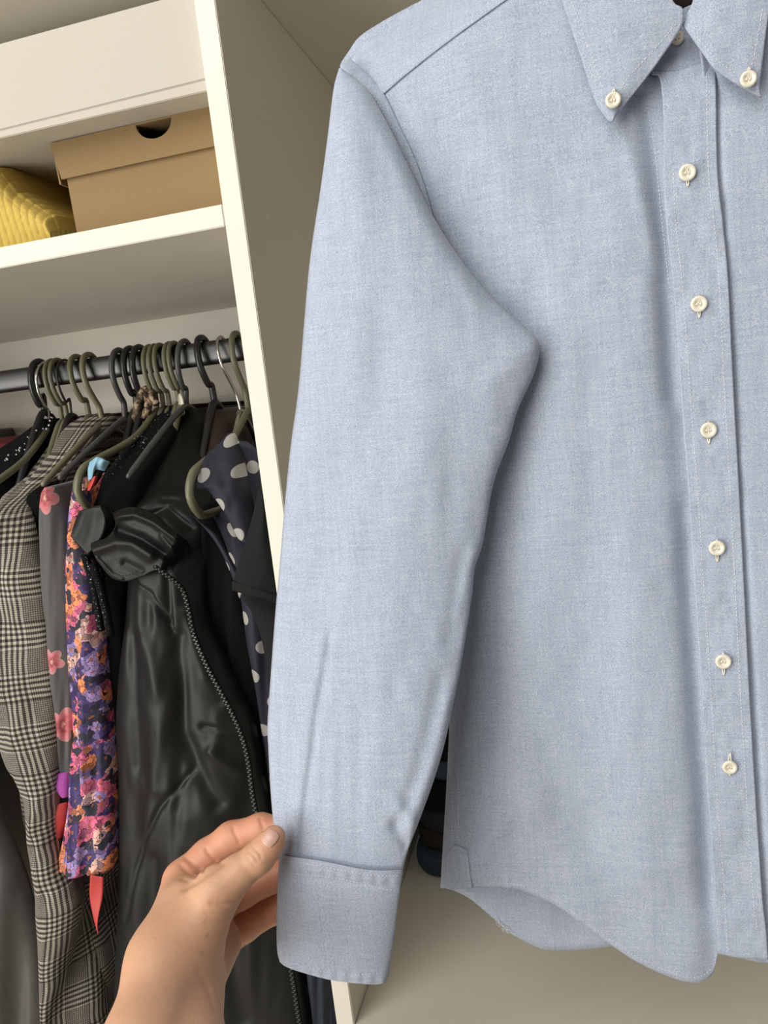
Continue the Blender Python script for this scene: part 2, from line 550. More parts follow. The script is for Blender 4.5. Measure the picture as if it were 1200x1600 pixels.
# ------------------------------------------------------------------ boxes and quilt on the shelf
def slab(P8):
    """a box from eight corners: bottom four (front-left, front-right, back-right, back-left), then top four"""
    return np.array(P8, float), [(0, 3, 2, 1), (4, 5, 6, 7), (0, 1, 5, 4), (1, 2, 6, 5), (2, 3, 7, 6), (3, 0, 4, 7)]


def bevelled(name, V, F, mat, parent, b):
    bm = bmesh.new()
    vs = [bm.verts.new(p) for p in V]
    for f in F: bm.faces.new([vs[i] for i in f])
    bmesh.ops.bevel(bm, geom=bm.edges[:], offset=b, segments=2, affect='EDGES')
    bm.verts.index_update()
    o = mesh(name, [q.co[:] for q in bm.verts], [[q.index for q in f.verts] for f in bm.faces], mat, parent, smooth=False)
    bm.free()
    return o


YC = 0.664                                    # front of the cardboard box
zs = ZS + 0.0183
kl, kr = float(pix(112, 330, YC)[0]), -0.279
kt = float(pix(200, 199, YC)[2])
kb = float(pix(200, 258, YC)[2])
kbox = root('cardboard_box', ((kl + kr) / 2, YC + 0.12, zs), 'brown cardboard box with a half-round finger notch on the shelf', 'box')
nx0, nx1 = float(pix(212, 195, YC)[0]), float(pix(268, 186, YC)[0])
nc, nr = (nx0 + nx1) / 2, (nx1 - nx0) / 2
ztop = kt - 0.002
fo = [(kl, zs + 0.0004), (kr, zs + 0.0004), (kr, ztop)] + [(nc + nr * math.cos(a), ztop - 0.86 * nr * math.sin(a)) for a in np.linspace(0, math.pi, 22)] + [(kl - 0.002, ztop)]
# lid: front flap with the notch, cut along the flap's upper edge
ll = float(pix(83, 250, YC)[0])



def front_outline():
    pts = [(float(pix(97, 283, YC)[0]), kb), (kr, kb), (kr, kt)]
    for a in np.linspace(0, math.pi, 22):
        pts.append((nc + nr * math.cos(a), kt - 0.80 * nr * math.sin(a)))
    pts.append((ll, kt))
    return pts


def extrude_outline(name, pts, y0, y1, mat, parent):
    n = len(pts)
    V = [(p[0], y0, p[1]) for p in pts] + [(p[0], y1, p[1]) for p in pts]
    F = [tuple(range(n)), tuple(range(n, 2 * n))[::-1]] + [(i, i + n, (i + 1) % n + n, (i + 1) % n) for i in range(n)]
    return mesh(name, V, F, mat, parent, smooth=False)


bodyp = extrude_outline('box_body', fo, YC + 0.003, YC + 0.0045, M['kraft'], kbox)
for nm_, xa_, xb_, ya_, yb2, za_, zb2 in (('side_wall', kl, kl + 0.0015, YC + 0.0046, YC + 0.25, zs + 0.0004, ztop), ('side_wall', kr - 0.0015, kr, YC + 0.0046, YC + 0.25, zs + 0.0004, ztop),
                                          ('back_wall', kl + 0.0016, kr - 0.0016, YC + 0.2485, YC + 0.25, zs + 0.0004, ztop), ('box_bottom', kl + 0.0016, kr - 0.0016, YC + 0.0046, YC + 0.248, zs + 0.0004, zs + 0.0019)):
    box(nm_, (xa_, ya_, za_), (xb_, yb2, zb2), M['kraft'], bodyp, 0)
lid = extrude_outline('box_lid', front_outline(), YC - 0.0005, YC + 0.0014, M['kraft'], kbox)
extrude_outline('lid_top', [(ll, kt), (kr, kt), (kr, kt + 0.0015), (ll, kt + 0.0015)], YC - 0.0005, YC + 0.25, M['kraft'], lid)
zt = float(pix(90, 288, YC)[2])
V, F = slab([(ll + 0.001, YC + 0.002, zt), (ll + 0.0028, YC + 0.002, zt), (ll + 0.0028, YC + 0.25, zt), (ll + 0.001, YC + 0.25, zt),
             (ll - 0.0006, YC + 0.002, kt), (ll + 0.0008, YC + 0.002, kt), (ll + 0.0008, YC + 0.25, kt), (ll - 0.0006, YC + 0.25, kt)])
mesh('side_flap', V, F, M['kraft'], lid, smooth=False)
# white box lying on the cardboard one
YW = 0.632
wr = XL - 0.0012
p_t0, p_t1 = pix(0, 68, YW), pix(249, 0, YW)
c0, c1 = pix(0, 203, YW), pix(319, 124, YW)
e0, e1 = pix(0, 208, YW), pix(319, 142, YW)


def zline(a, b, xq):
    return float(a[2] + (b[2] - a[2]) * (xq - a[0]) / (b[0] - a[0]))


wl = -0.80
wbox = root('storage_box', ((wl + wr) / 2, YW + 0.15, zline(e0, e1, wr)), 'long white paper-covered storage box lying above the cardboard box', 'box')
V, F = slab([(wl, YW, zline(c0, c1, wl)), (wr, YW, zline(c0, c1, wr)), (wr, YW + 0.3, zline(c0, c1, wr)), (wl, YW + 0.3, zline(c0, c1, wl)),
             (wl, YW, zline(p_t0, p_t1, wl)), (wr, YW, zline(p_t0, p_t1, wr)), (wr, YW + 0.3, zline(p_t0, p_t1, wr)), (wl, YW + 0.3, zline(p_t0, p_t1, wl))])
bevelled('box_lid', V, F, M['box_paper'], wbox, 0.0007)
zl = zline(e0, e1, -0.4817)
V, F = slab([(wl, YW + 0.0012, zl - 0.001), (wr - 0.0005, YW + 0.0012, zline(e0, e1, wr)), (wr - 0.0005, YW + 0.298, zline(e0, e1, wr)), (wl, YW + 0.298, zl - 0.001),
             (wl, YW + 0.0012, zline(c0, c1, wl) + 0.01), (wr - 0.0005, YW + 0.0012, zline(c0, c1, wr) + 0.01), (wr - 0.0005, YW + 0.298, zline(c0, c1, wr) + 0.01), (wl, YW + 0.298, zline(c0, c1, wl) + 0.01)])
bevelled('box_base', V, F, M['box_paper'], wbox, 0.0007)

# yellow quilted bedspread folded on the shelf
quilt = root('quilted_bedspread', (-0.55, 0.75, zs), 'yellow quilted bedspread folded beside the cardboard box', 'bedspread')


def quilt_layer(name, tops, y0, deep, right, zbase, n_u=380, n_v=110):
    xs = np.linspace(-0.74, right, n_u)
    th = np.linspace(-0.45, 1.0, n_v)
    tx, tz = np.array([t[0] for t in tops]), np.array([t[1] for t in tops])
    V = []
    for t in th:
        for xx in xs:
            h = float(np.interp(xx, tx, tz)) - zbase
            if t < 0.45:
                a = (t + 0.45) / 0.9 * math.pi / 2
                yy = y0 + 0.05 * (1 - math.sin(a) ** 0.8) * 0.35 + 0.06 * (1 - math.cos(a)) ** 1.4
                zz = zbase + h * math.sin(a) ** 0.75
            else:
                yy = y0 + 0.06 + (t - 0.45) / 0.55 * deep
                zz = zbase + h * (1.0 + 0.03 * math.sin((t - 0.45) * 6))
            g = xx * 400 + 0.9 * math.sin(zz * 60)
            s1 = abs(math.sin(g))
            s2 = abs(math.sin(xx * 200 + (zz + yy) * 190 + 0.6 * math.sin(xx * 40)))
            s3 = abs(math.sin(xx * 200 - (zz + yy) * 190 + 0.9))
            puff = 0.0017 * (s1 ** 0.55) + 0.0009 * min(s2, s3) ** 0.6
            V.append((xx, yy - puff * (1 if t < 0.45 else 0.2) + 0.003 * math.sin(xx * 30 + t * 4), max(zbase + 0.0004, zz + (puff if t > 0.2 else 0))))
    V = np.array(V)
    nb = len(V)
    F = grid_faces(n_v, n_u)
    back = [(xx, y0 + 0.06 + deep, zbase + 0.0004) for xx in xs] + [(xx, y0 + 0.0175, zbase + 0.0004) for xx in xs]
    F += [((n_v - 1) * n_u + i, (n_v - 1) * n_u + i + 1, nb + i + 1, nb + i) for i in range(n_u - 1)]
    F += [(nb + i, nb + i + 1, nb + n_u + i + 1, nb + n_u + i) for i in range(n_u - 1)]
    return mesh(name, np.concatenate([V, np.array(back)]), F, M['quilt'], quilt)


yq = 0.655


def zq(px, py, Y):
    p = pix(px, py, Y)
    return (float(p[0]), float(p[2]))


top1 = [(-0.74, zq(0, 258, yq + 0.04)[1])] + [zq(a, b, yq + 0.04) for a, b in ((0, 262), (14, 264), (42, 302), (78, 326), (100, 340), (109, 362))]
quilt_layer('lower_fold', top1, yq, 0.22, top1[-1][0], zs)
top2 = [(-0.74, zs + 0.092)] + [zq(a, b, 0.78) for a, b in ((0, 226), (40, 240), (78, 254))]
quilt_layer('upper_fold', top2, 0.735, 0.16, min(top2[-1][0], kl - 0.004), zs)

# ------------------------------------------------------------------ the shirt
OX = M['oxford']
shirt = root('shirt', pix(1000, 1500, 0.55), 'light blue oxford button-down shirt hanging in front of the wardrobe', 'shirt')
LEFT = [(600, 146), (625, 235), (665, 330), (720, 440), (752, 520), (752, 620), (735, 760), (716, 900), (706, 1050), (699, 1200), (692, 1320), (688, 1388)]
lx = np.array([p[0] for p in LEFT]); ly = np.array([p[1] for p in LEFT])
tf = folds([([(1005, 150), (1032, 330), (1050, 620)], 16, 0.0035), ([(1072, 800), (1095, 1150), (1110, 1400)], 18, 0.0035),
            ([(880, 420), (850, 800), (820, 1250)], 55, -0.0040), ([(960, 300), (985, 800), (1010, 1350)], 50, -0.0030),
            ([(760, 1000), (800, 1300)], 28, 0.0026), ([(790, 1290), (730, 1370)], 12, -0.0010), ([(700, 250), (840, 450)], 50, 0.0030),
            ([(970, 195), (1030, 420)], 14, -0.0015), ([(850, 1180), (980, 1440)], 30, 0.0018), ([(745, 1345), (775, 1385)], 6, -0.0010),
            ([(640, 150), (690, 260)], 18, -0.0016), ([(720, 90), (800, 300)], 30, -0.0015)])


def fwd(py):
    return 0.024 * np.clip((py - 600) / 900, 0, 1) ** 1.5


def body_core(px, py):
    back = 0.012 * np.clip((560 - py) / 400, 0, 1) * np.clip((800 - px) / 200, 0, 1)
    wob = 0.0012 * vnoise(px / 90, py / 130, 2) + 0.0005 * vnoise(px / 28, py / 40, 5)
    tuck = 0.0055 * np.exp(-((px - (1036 + (py - 150) * 0.062)) / 26.0) ** 2)
    return 0.545 + back + wob + tf(px, py) + tuck - fwd(py)


def body_y(px, py, U=None, V=None):
    edge = np.interp(py, ly, lx)
    return body_core(px, py) + 0.011 * np.exp(-np.clip(px - edge, 0, None) / 10.0) * np.clip((py - 200) / 200, 0, 1)


HEM = [(688, 1388), (712, 1388), (735, 1387), (765, 1388), (790, 1389), (815, 1392), (850, 1406), (880, 1422), (925, 1455), (960, 1480), (990, 1500), (1030, 1520), (1070, 1534), (1095, 1535), (1113, 1522), (1121, 1495)]
cloth('front_panel', [(600, 146), (640, 112), (700, 65), (790, 0), (850, -42), (880, -20), (925, 60), (985, 110), (1045, 118)], HEM,
      LEFT, [(1045, 118), (1056, 190), (1060, 350), (1070, 440), (1088, 650), (1106, 900), (1122, 1150), (1127, 1390), (1121, 1495)],
      body_y, 130, 220, OX, shirt)


def pl_wave(px, py):
    return 0.0008 * vnoise(px / 30, py / 45, 8) + 0.0004 * vnoise(px / 14, py / 18, 9)


PLL = [(1022, 110), (1031, 122), (1035, 150), (1037, 187), (1037, 262), (1041, 350), (1051, 440), (1060, 560), (1067, 660), (1075, 760), (1082, 870), (1091, 1000), (1100, 1150), (1105, 1235), (1117, 1390), (1122, 1490)]
PLR = [(1112, 92), (1118, 117), (1121, 262), (1130, 350), (1138, 440), (1147, 620), (1157, 800), (1166, 980), (1175, 1150), (1190, 1385), (1197, 1452), (1200, 1500)]


def right_y(px, py, U=None, V=None):
    return 0.5405 + 0.0012 * vnoise(px / 80, py / 120, 12) + 0.0030 * np.exp(-((px - (1121 + (py - 262) * 0.062)) / 9.0) ** 2) - fwd(py)


cloth('front_panel', [(1090, 60), (1150, 20), (1240, -30), (1330, -60)], [(1150, 1496), (1200, 1505), (1260, 1503), (1330, 1475)],
      [(1090, 60), (1100, 150), (1105, 400), (1120, 700), (1135, 1000), (1145, 1300), (1150, 1496)], [(1330, -60), (1340, 700), (1330, 1475)],
      right_y, 60, 160, OX, shirt)


def placket_y(px, py, U=None, V=None):
    return 0.5372 + pl_wave(px, py) - fwd(py) + 0.0072 * np.clip((150 - py) / 45, 0, 1)


cloth('placket', [(1022, 110), (1060, 108), (1112, 92)], [(1122, 1490), (1150, 1496), (1200, 1500)], PLL, PLR, placket_y, 34, 300, OX, shirt, 0.0016)


def stand_y(px, py, U=None, V=None):
    return 0.5445 + 0.010 * np.clip((110 - py) / 90, 0, 1) + 0.0005 * vnoise(px / 15, py / 15, 3)


cloth('collar_stand', [(1030, 70), (1060, 20), (1085, 5)], [(1019, 116), (1070, 120), (1130, 112)], [(1030, 70), (1020, 95), (1019, 116)],
      [(1085, 5), (1110, 50), (1130, 112)], stand_y, 24, 24, OX, shirt, 0.0015)

# yoke, rolled over the shoulder
CONT = [(531, 104), (534, 96), (545, 80), (562, 57), (600, 32), (640, 10), (662, -2), (760, -62), (860, -125)]
SEAM = [(600, 146), (640, 112), (700, 65), (790, 0), (880, -62)]


def yoke_y(px, py, U, V):
    return body_core(px, py) - 0.0011 + 0.042 * (1 - V) ** 1.6 + 0.0006 * vnoise(px / 22, py / 22, 4) * (1 - V)


cloth('yoke', CONT, SEAM, [(531, 104), (565, 122), (600, 146)], [(860, -125), (870, -95), (880, -62)], yoke_y, 70, 40, OX, shirt)


def back_y(px, py, U, V):
    return 0.588 - 0.008 * np.clip((py - 900) / 500, 0, 1) - fwd(py) + 0.002 * vnoise(px / 60, py / 90, 6) - 0.025 * np.exp(-U / 0.02) * np.clip((py - 300) / 300, 0, 1)


cloth('back_panel', CONT[:-1] + [(860, -125), (1100, -150), (1330, -140)],
      [(690, 1386), (712, 1393), (735, 1405), (765, 1430), (785, 1448), (800, 1460), (835, 1478), (865, 1485), (955, 1479), (1130, 1450), (1330, 1400)],
      [(531, 104), (600, 260), (690, 480), (735, 620), (720, 900), (705, 1150), (690, 1386)], [(1330, -140), (1335, 600), (1330, 1400)], back_y, 110, 120, OX, shirt)

# sleeve
SL = [(530, 106), (521, 140), (511, 220), (500, 300), (483, 417), (467, 600), (455, 690), (446, 775), (438, 870), (430, 960), (424, 1040), (418, 1130), (419, 1165), (422, 1225), (426, 1275), (432, 1320), (437, 1338)]
SR = [(534, 107), (556, 124), (579, 146), (612, 205), (642, 267), (676, 336), (715, 398), (767, 463), (820, 512), (839, 530), (843, 550), (834, 585), (809, 641), (795, 690), (776, 739), (766, 780), (754, 850), (742, 888), (737, 935),
      (722, 1030), (708, 1100), (694, 1165), (677, 1222), (656, 1280), (638, 1328), (629, 1361)]
sf = folds([([(517, 990), (495, 1120), (468, 1335)], 7, 0.0016), ([(503, 1010), (482, 1140), (455, 1335)], 13, -0.0014), ([(690, 1060), (655, 1200), (622, 1285)], 14, 0.0013), ([(705, 1090), (672, 1210), (640, 1290)], 11, -0.0010),
            ([(626, 1262), (648, 1292)], 10, -0.0022), ([(618, 1290), (640, 1330)], 9, 0.0020), ([(545, 130), (560, 330), (555, 560)], 26, -0.0013), ([(585, 190), (600, 420), (590, 640)], 30, 0.0013),
            ([(560, 140), (640, 300), (740, 470)], 16, -0.0012), ([(722, 870), (704, 1000)], 14, 0.0011), ([(740, 860), (716, 960)], 9, -0.0008), ([(640, 700), (600, 1000), (590, 1250)], 55, -0.0020),
            ([(440, 1100), (440, 1290)], 6, 0.0009), ([(535, 700), (500, 980)], 26, 0.0012), ([(840, 540), (760, 600)], 18, -0.0012), ([(560, 1100), (560, 1330)], 12, 0.0007), ([(520, 1150), (520, 1330)], 10, -0.0007)])


_by = np.arange(60, 1460.0)
_bb = np.interp(_by, [100, 160, 300, 550, 900, 1300, 1370], [0.560, 0.548, 0.538, 0.531, 0.511, 0.4545, 0.4505])
_bb = np.convolve(np.pad(_bb, 60, mode='edge'), np.hanning(121) / np.hanning(121).sum(), 'valid')
_bb[:130] = np.interp(_by[:130], [60, 104, 190], [0.560, 0.560, _bb[130]])


def sl_base(px, py, V):
    return np.interp(py, _by, _bb)


def sl_h(px, py, V):
    return np.interp(py, [100, 160, 300, 550, 900, 1200, 1300, 1370], [0.001, 0.008, 0.018, 0.020, 0.018, 0.013, 0.009, 0.008])


def sl_extra(px, py):
    return sf(px, py) + 0.0009 * vnoise(px / 55, py / 140, 21) + 0.0004 * vnoise(px / 22, py / 45, 22)


sleeve = tubecloth('sleeve', [(530, 106), (532, 106.5), (534, 107)], [(437, 1338), (500, 1347), (575, 1361), (629, 1361)], SL, SR, sl_base, sl_h, 90, 240, OX, shirt, 0.3, sl_extra)
CT = [(436, 1336), (500, 1345), (575, 1359), (630, 1359)]
CB = [(437, 1503), (446, 1510), (470, 1519), (520, 1532), (575, 1538), (596, 1537), (605, 1531)]
CL = [(436, 1336), (433, 1400), (432, 1450), (433, 1485), (437, 1503)]
CR = [(630, 1359), (627, 1380), (618, 1450), (611, 1500), (605, 1531)]


def cu_base(px, py, V):
    return 0.4495 + 0 * px


def cu_h(px, py, V):
    return 0.0095 + 0 * px


def cu_extra(px, py):
    return 0.0009 * vnoise(px / 45, py / 120, 31) + 0.0007 * np.exp(-((py - (1365 + (px - 440) * 0.13)) / 6) ** 2) + 0.00035 * np.sin(px / 3.2) * (np.exp(-((py - (1357 + (px - 440) * 0.12)) / 8) ** 2) + np.exp(-((py - (1512 + (px - 440) * 0.13)) / 9) ** 2))


cuff = tubecloth('cuff', CT, CB, CL, CR, cu_base, cu_h, 80, 90, OX, shirt, 0.3, cu_extra)


def surf_y(base, h, lpts, rpts, extra):
    la, ra = np.array(lpts), np.array(rpts)
    def f(px, py, U=None, V=None):
        l, r = np.interp(py, la[:, 1], la[:, 0]), np.interp(py, ra[:, 1], ra[:, 0])
        u = np.clip((px - l) / np.maximum(r - l, 1), 0, 1)
        pr = np.clip(1 - (2 * u - 1) ** 2, 0, 1) ** 0.55
        return base(px, py, 0) - 0.0005 - h(px, py, 0) * pr + extra(px, py) * np.minimum(1, 3 * pr)
    return f


sleeve_y = surf_y(sl_base, sl_h, SL, SR, sl_extra)
cuff_y = surf_y(cu_base, cu_h, CL, CR, cu_extra)

# armhole seam, a felled band on the body side
cloth('armhole_seam', [(531, 102), (538, 95), (546, 90)], [(664, 352), (672, 350), (680, 352)], [(531, 102), (577, 146), (606, 205), (630, 262), (650, 310), (664, 352)],
      [(546, 90), (594, 138), (625, 198), (650, 252), (668, 305), (680, 352)],
      lambda px, py, U, V: body_core(px, py) - 0.0012 - 0.0008 * np.sin(np.pi * U) + 0.022 * np.clip((150 - py) / 60, 0, 1) ** 1.5, 12, 60, OX, shirt, 0.0016)


# collar leaves
def leaf_y(px, py, U, V):
    return 0.5275 + 0.0045 * V + 0.006 * np.clip((20 - py) / 120, 0, 1) - 0.0025 * np.sin(np.pi * U) + 0.0006 * vnoise(px / 26, py / 26, 41)


cloth('collar_leaf', [(838, -120), (940, -110), (1030, -62)], [(951, 190), (957, 189), (962, 181)], [(838, -120), (878, 0), (905, 82), (929, 155), (940, 175), (951, 190)],
      [(1030, -62), (1051, 0), (1066, 12), (1068, 30), (1060, 50), (1022, 105), (990, 146), (962, 181)], leaf_y, 50, 70, OX, shirt, 0.0018)
cloth('collar_leaf', [(1096, -60), (1150, -90), (1230, -110)], [(1067, 38), (1082, 60), (1100, 85), (1118, 108), (1150, 130), (1190, 152)],
      [(1096, -60), (1083, 0), (1074, 20), (1067, 38)], [(1230, -110), (1212, -40), (1199, 38), (1190, 110), (1187, 135), (1190, 152)], leaf_y, 50, 60, OX, shirt, 0.0018)
# gusset patch at the side seam
def gus_y(px, py, U, V):
    return body_y(px, py) - 0.0011 + 0.0005 * vnoise(px / 9, py / 9, 51)


GUS = [(695, 1340), (709, 1320), (730, 1328), (738, 1388), (697, 1389)]
cloth('gusset', [(695, 1340), (709, 1320), (730, 1328)], [(697, 1389), (718, 1389), (738, 1388)], [(695, 1340), (695, 1365), (697, 1389)], [(730, 1328), (734, 1358), (738, 1388)],
      gus_y, 33, 33, OX, shirt, 0.001, smooth=False)


# a few frayed threads at the back hem
fr = []
for q in range(7):
    bx, by_ = 778 + 2.6 * q, 1439 + 1.9 * q
    a = pix(bx, by_, 0.556)
    pts_ = [a + np.array([random.uniform(-.001, .001) + .0012 * math.sin(t_ * 2 + q), -0.0006 * t_, 0.001 - 0.0011 * t_ + 0.0008 * math.cos(t_ * 3 + q)]) for t_ in range(5)]
    fr.append(tube('', spline(pts_, 14), 0.00016, None, seg=5, build=False))
V, F = join(fr)
tag(mesh('loose_threads', V, F, M['thread'], shirt), kind='stuff')


# stitching: rows of tiny raised threads lying on the cloth they hold
def tree_of(objs):
    V, F = [], []
    for o in objs:
        n0 = len(V)
        V += [v_.co.copy() for v_ in o.data.vertices]
        F += [[i + n0 for i in p.vertices] for p in o.data.polygons]
    return BVHTree.FromPolygons(V, F)


def onto(objs, name=None):
    tr = tree_of(objs)
    eye = Vector((0, 0, EYE))
    def f(px, py, U=None, V=None):
        out = []
        for a, b in zip(np.atleast_1d(px), np.atleast_1d(py)):
            d = Vector(pixv(a, b, 1.0)) - eye
            h = tr.ray_cast(eye, d.normalized())[0]
            out.append(h.y - 0.0001 if h is not None else np.nan)
        y = np.array(out)
        ok = ~np.isnan(y)
        return np.interp(np.arange(len(y)), np.arange(len(y))[ok], y[ok]) if ok.any() else y
    return f


def stitch_row(pts, yfun, gap=0.0026, ln=0.0017, wd=0.00028, lift=0.0001, smooth=True):
    P = spline(pts, 400, smooth)
    Yv = yfun(P[:, 0], P[:, 1], np.zeros(400), np.zeros(400)) if yfun is not None else None
    W = pixv(P[:, 0], P[:, 1], Yv)
    s = np.r_[0, np.cumsum(np.linalg.norm(np.diff(W, axis=0), axis=1))]
    out = []
    for q in np.arange(0.0006, s[-1] - ln, gap):
        a = np.array([np.interp(q, s, W[:, k]) for k in range(3)])
        b = np.array([np.interp(q + ln, s, W[:, k]) for k in range(3)])
        t = (b - a) / (np.linalg.norm(b - a) + 1e-9)
        side = np.cross(t, [0, 1, 0]); side /= np.linalg.norm(side) + 1e-9
        c = (a + b) / 2
        f = np.array([0, -lift - 0.0003, 0])
        out.append((np.array([a, c + side * wd + f * 0.5, b, c - side * wd + f * 0.5, c + f, c - f * 0.3]),
                    [(0, 1, 4), (1, 2, 4), (2, 3, 4), (3, 0, 4), (1, 0, 5), (2, 1, 5), (3, 2, 5), (0, 3, 5)]))
    return out


def stitching(rows, parent, mat='thread'):
    allp = []
    for pts, yf in rows:
        allp += stitch_row(pts, yf)
    V, F = join(allp)
    o = mesh('stitching', V, F, M[mat], parent, smooth=False)
    o['kind'] = 'stuff'
    return o


def off(pts, dx, dy=0):
    return [(a + dx, b + dy) for a, b in pts]


kids = [o for o in shirt.children]
by = lambda nm: [o for o in kids if o.name.split('.')[0] == nm]
leafk, bodyL, yk = onto(by('collar_leaf')), onto(by('front_panel')[:1]), onto(by('yoke'))
onplacket, ongusset, onseam, oncuff = onto(by('placket')), onto(by('gusset')), onto(by('armhole_seam')), onto(by('cuff'))
stitching([
    ([(606, 136), (645, 103), (705, 56), (795, -10)], yk),
    (off(PLL[4:], 15), onplacket), (off(PLR[1:-1], -14), onplacket),
    ([(1012, 165), (1024, 240), (1033, 330), (1046, 450)], bodyL),
    ([(893, 0), (915, 62), (929, 102), (943, 140)], leafk), ([(1058, 36), (1020, 80), (981, 122), (968, 146)], leafk),
    ([(1192, 12), (1180, 82), (1172, 112)], leafk), ([(1080, 46), (1106, 78), (1124, 97), (1152, 116)], leafk),
    (off(HEM[3:-1], -1, -9), bodyL),
    ([(707, 1180), (707, 1250), (706, 1325)], bodyL), ([(715, 1150), (716, 1250), (716, 1322)], bodyL),
    ([(699, 1343), (709, 1326), (727, 1333), (734, 1385)], ongusset), ([(698, 1342), (700, 1386)], ongusset),
    ([(548, 110), (584, 150), (616, 208), (640, 262), (660, 316)], onseam),
], shirt)
stitching([
    ([(441, 1344), (500, 1353), (575, 1367), (626, 1368)], oncuff), ([(444, 1363), (525, 1372), (595, 1388), (622, 1391)], oncuff),
    ([(441, 1494), (460, 1505), (500, 1517), (550, 1523), (602, 1520)], oncuff),
], cuff)


# buttons
def button(px, py, Y, r, parent, hole_dx, hole_dy, tilt=0.0):
    c = pix(px, py, Y)
    prof = [(0.0, 0.55), (0.12, 0.55), (0.22, 0.55), (0.32, 0.56), (0.42, 0.62), (0.55, 0.82), (0.68, 1.0), (0.82, 1.0), (0.93, 0.85), (1.0, 0.45), (0.97, 0.0), (0.0, 0.0)]
    n = 40
    V, F = [], []
    for q, h in prof:
        for a in np.linspace(0, 2 * math.pi, n, endpoint=False):
            xx, zz = q * r * math.cos(a), q * r * math.sin(a)
            d = h * 0.0020
            for sx in (-1, 1):
                for sz in (-1, 1):
                    if q < 0.5 and h > 0.1 and math.hypot(xx - sx * r * 0.2, zz - sz * r * 0.2) < r * 0.12: d = 0.0002
            V.append((xx, -d, zz))
    V = np.array(V)
    ca, sa = math.cos(tilt), math.sin(tilt)
    V = np.stack([V[:, 0] * ca + V[:, 1] * sa, -V[:, 0] * sa + V[:, 1] * ca, V[:, 2]], -1) + c
    b = mesh('button', V, grid_faces(len(prof), n, wrap=True), M['button'], parent)
    th = []
    for sx in (-1, 1):
        th.append(tube('', [c + (sx * r * 0.2, -0.0010, -r * 0.24), c + (sx * r * 0.2, -0.0016, 0), c + (sx * r * 0.2, -0.0010, r * 0.24)], 0.00035, None, seg=5, build=False))
    V, F = join(th)
    mesh('thread', V, F, M['cream_thread'], b)
    # worked buttonhole: a ring of thread showing past the button
    hx, hy = hole_dx, hole_dy
    p0, p1 = pix(px - 0.2 * hx, py - 0.62 * hy, Y + 0.0004), pix(px + hx, py + hy, Y + 0.0004)
    ax = (p1 - p0) / np.linalg.norm(p1 - p0); sd = np.cross(ax, [0, 1, 0])
    loop = []
    for a in np.linspace(0, 2 * math.pi, 28, endpoint=False):
        loop.append((p0 + p1) / 2 + ax * math.cos(a) * np.linalg.norm(p1 - p0) / 2 + sd * math.sin(a) * 0.0008 + np.array([0, -0.0004, 0]))
    mesh('buttonhole', *tube('', loop, 0.00045, None, seg=6, closed=True, build=False), M['cream_thread'], parent)
    return b


for (bx, by) in ((1074, 270), (1092, 475), (1107, 672), (1120, 856), (1130, 1033), (1140, 1198)):
    yb = float(placket_y(np.array(float(bx)), np.array(float(by))))
    sgn = -1 if by == 1198 else 1
    button(bx, by, yb - 0.0012, 0.0053 if by < 1150 else 0.0050, shirt, 0.6, sgn * 21 - 0, 0.0)
for (bx, by) in ((958, 157), (1169, 124)):
    yb = float(leaf_y(np.array(float(bx)), np.array(float(by)), 0.5, 0.95))
    button(bx, by, yb - 0.0014, 0.0049, shirt, 1.2, -18)
button(1058, 60, float(stand_y(np.array(1058.), np.array(60.))) - 0.001, 0.0042, shirt, -6, 8)

# the shirt's own hanger
hg = root('coat_hanger', (XH, 0.57, EYE + 0.352), 'dark wooden hanger inside the blue shirt, showing between the collar leaves', 'hanger')
zc = float(PX0[2])
arm = [pix(560, 112, 0.574), pix(660, 35, 0.574), pix(800, -50, 0.572), pix(960, -60, 0.568), pix(1068, -18, 0.566), pix(1200, -75, 0.568), pix(1330, -40, 0.568)]
arm[0][2] -= 0.014; arm[0][0] += 0.02; arm[1][2] -= 0.032; arm[2][2] -= 0.040; arm[5][2] -= 0.03; arm[6][2] -= 0.03
arm[3][2] = zc - 0.004; arm[4][2] = zc - 0.004
tube('hanger_arms', spline(arm, 60), np.interp(np.linspace(0, 1, 60), [0, 0.15, 0.6, 0.68, 0.76, 1], [0.006, 0.008, 0.010, 0.013, 0.010, 0.008]), M['dark_wood'], hg, 14)
hz = EYE + 0.352
hook = [(XH, 0.567, zc), (XH, 0.567, zc + 0.03), (XH, 0.567, hz - 0.035), (XH + 0.012, 0.567, hz - 0.022), (XH + 0.019, 0.567, hz - 0.004), (XH + 0.012, 0.567, hz + 0.006), (XH, 0.567, hz + 0.0085), (XH - 0.012, 0.567, hz + 0.004), (XH - 0.018, 0.567, hz - 0.008)]
tube('hanger_hook', spline(hook, 60), 0.0021, M['chrome'], hg, 10)

# ------------------------------------------------------------------ hand
HAND = 0.898                                  # how far along its sight lines the hand stands


def W3(px, py, Y, r, hand=False):
    """sight-line point at depth Y and a radius given in photograph points, as metres"""
    p = pix(px, py, Y * (HAND if hand else 1.0))
    zc_ = (p - np.array([0, 0, EYE])) @ AX[2]
    return p, r * zc_ / FOC


def cone(a, b):
    (pa, ra), (pb, rb) = W3(*a, True), W3(*b, True)
    return (pa, ra, pb, rb)


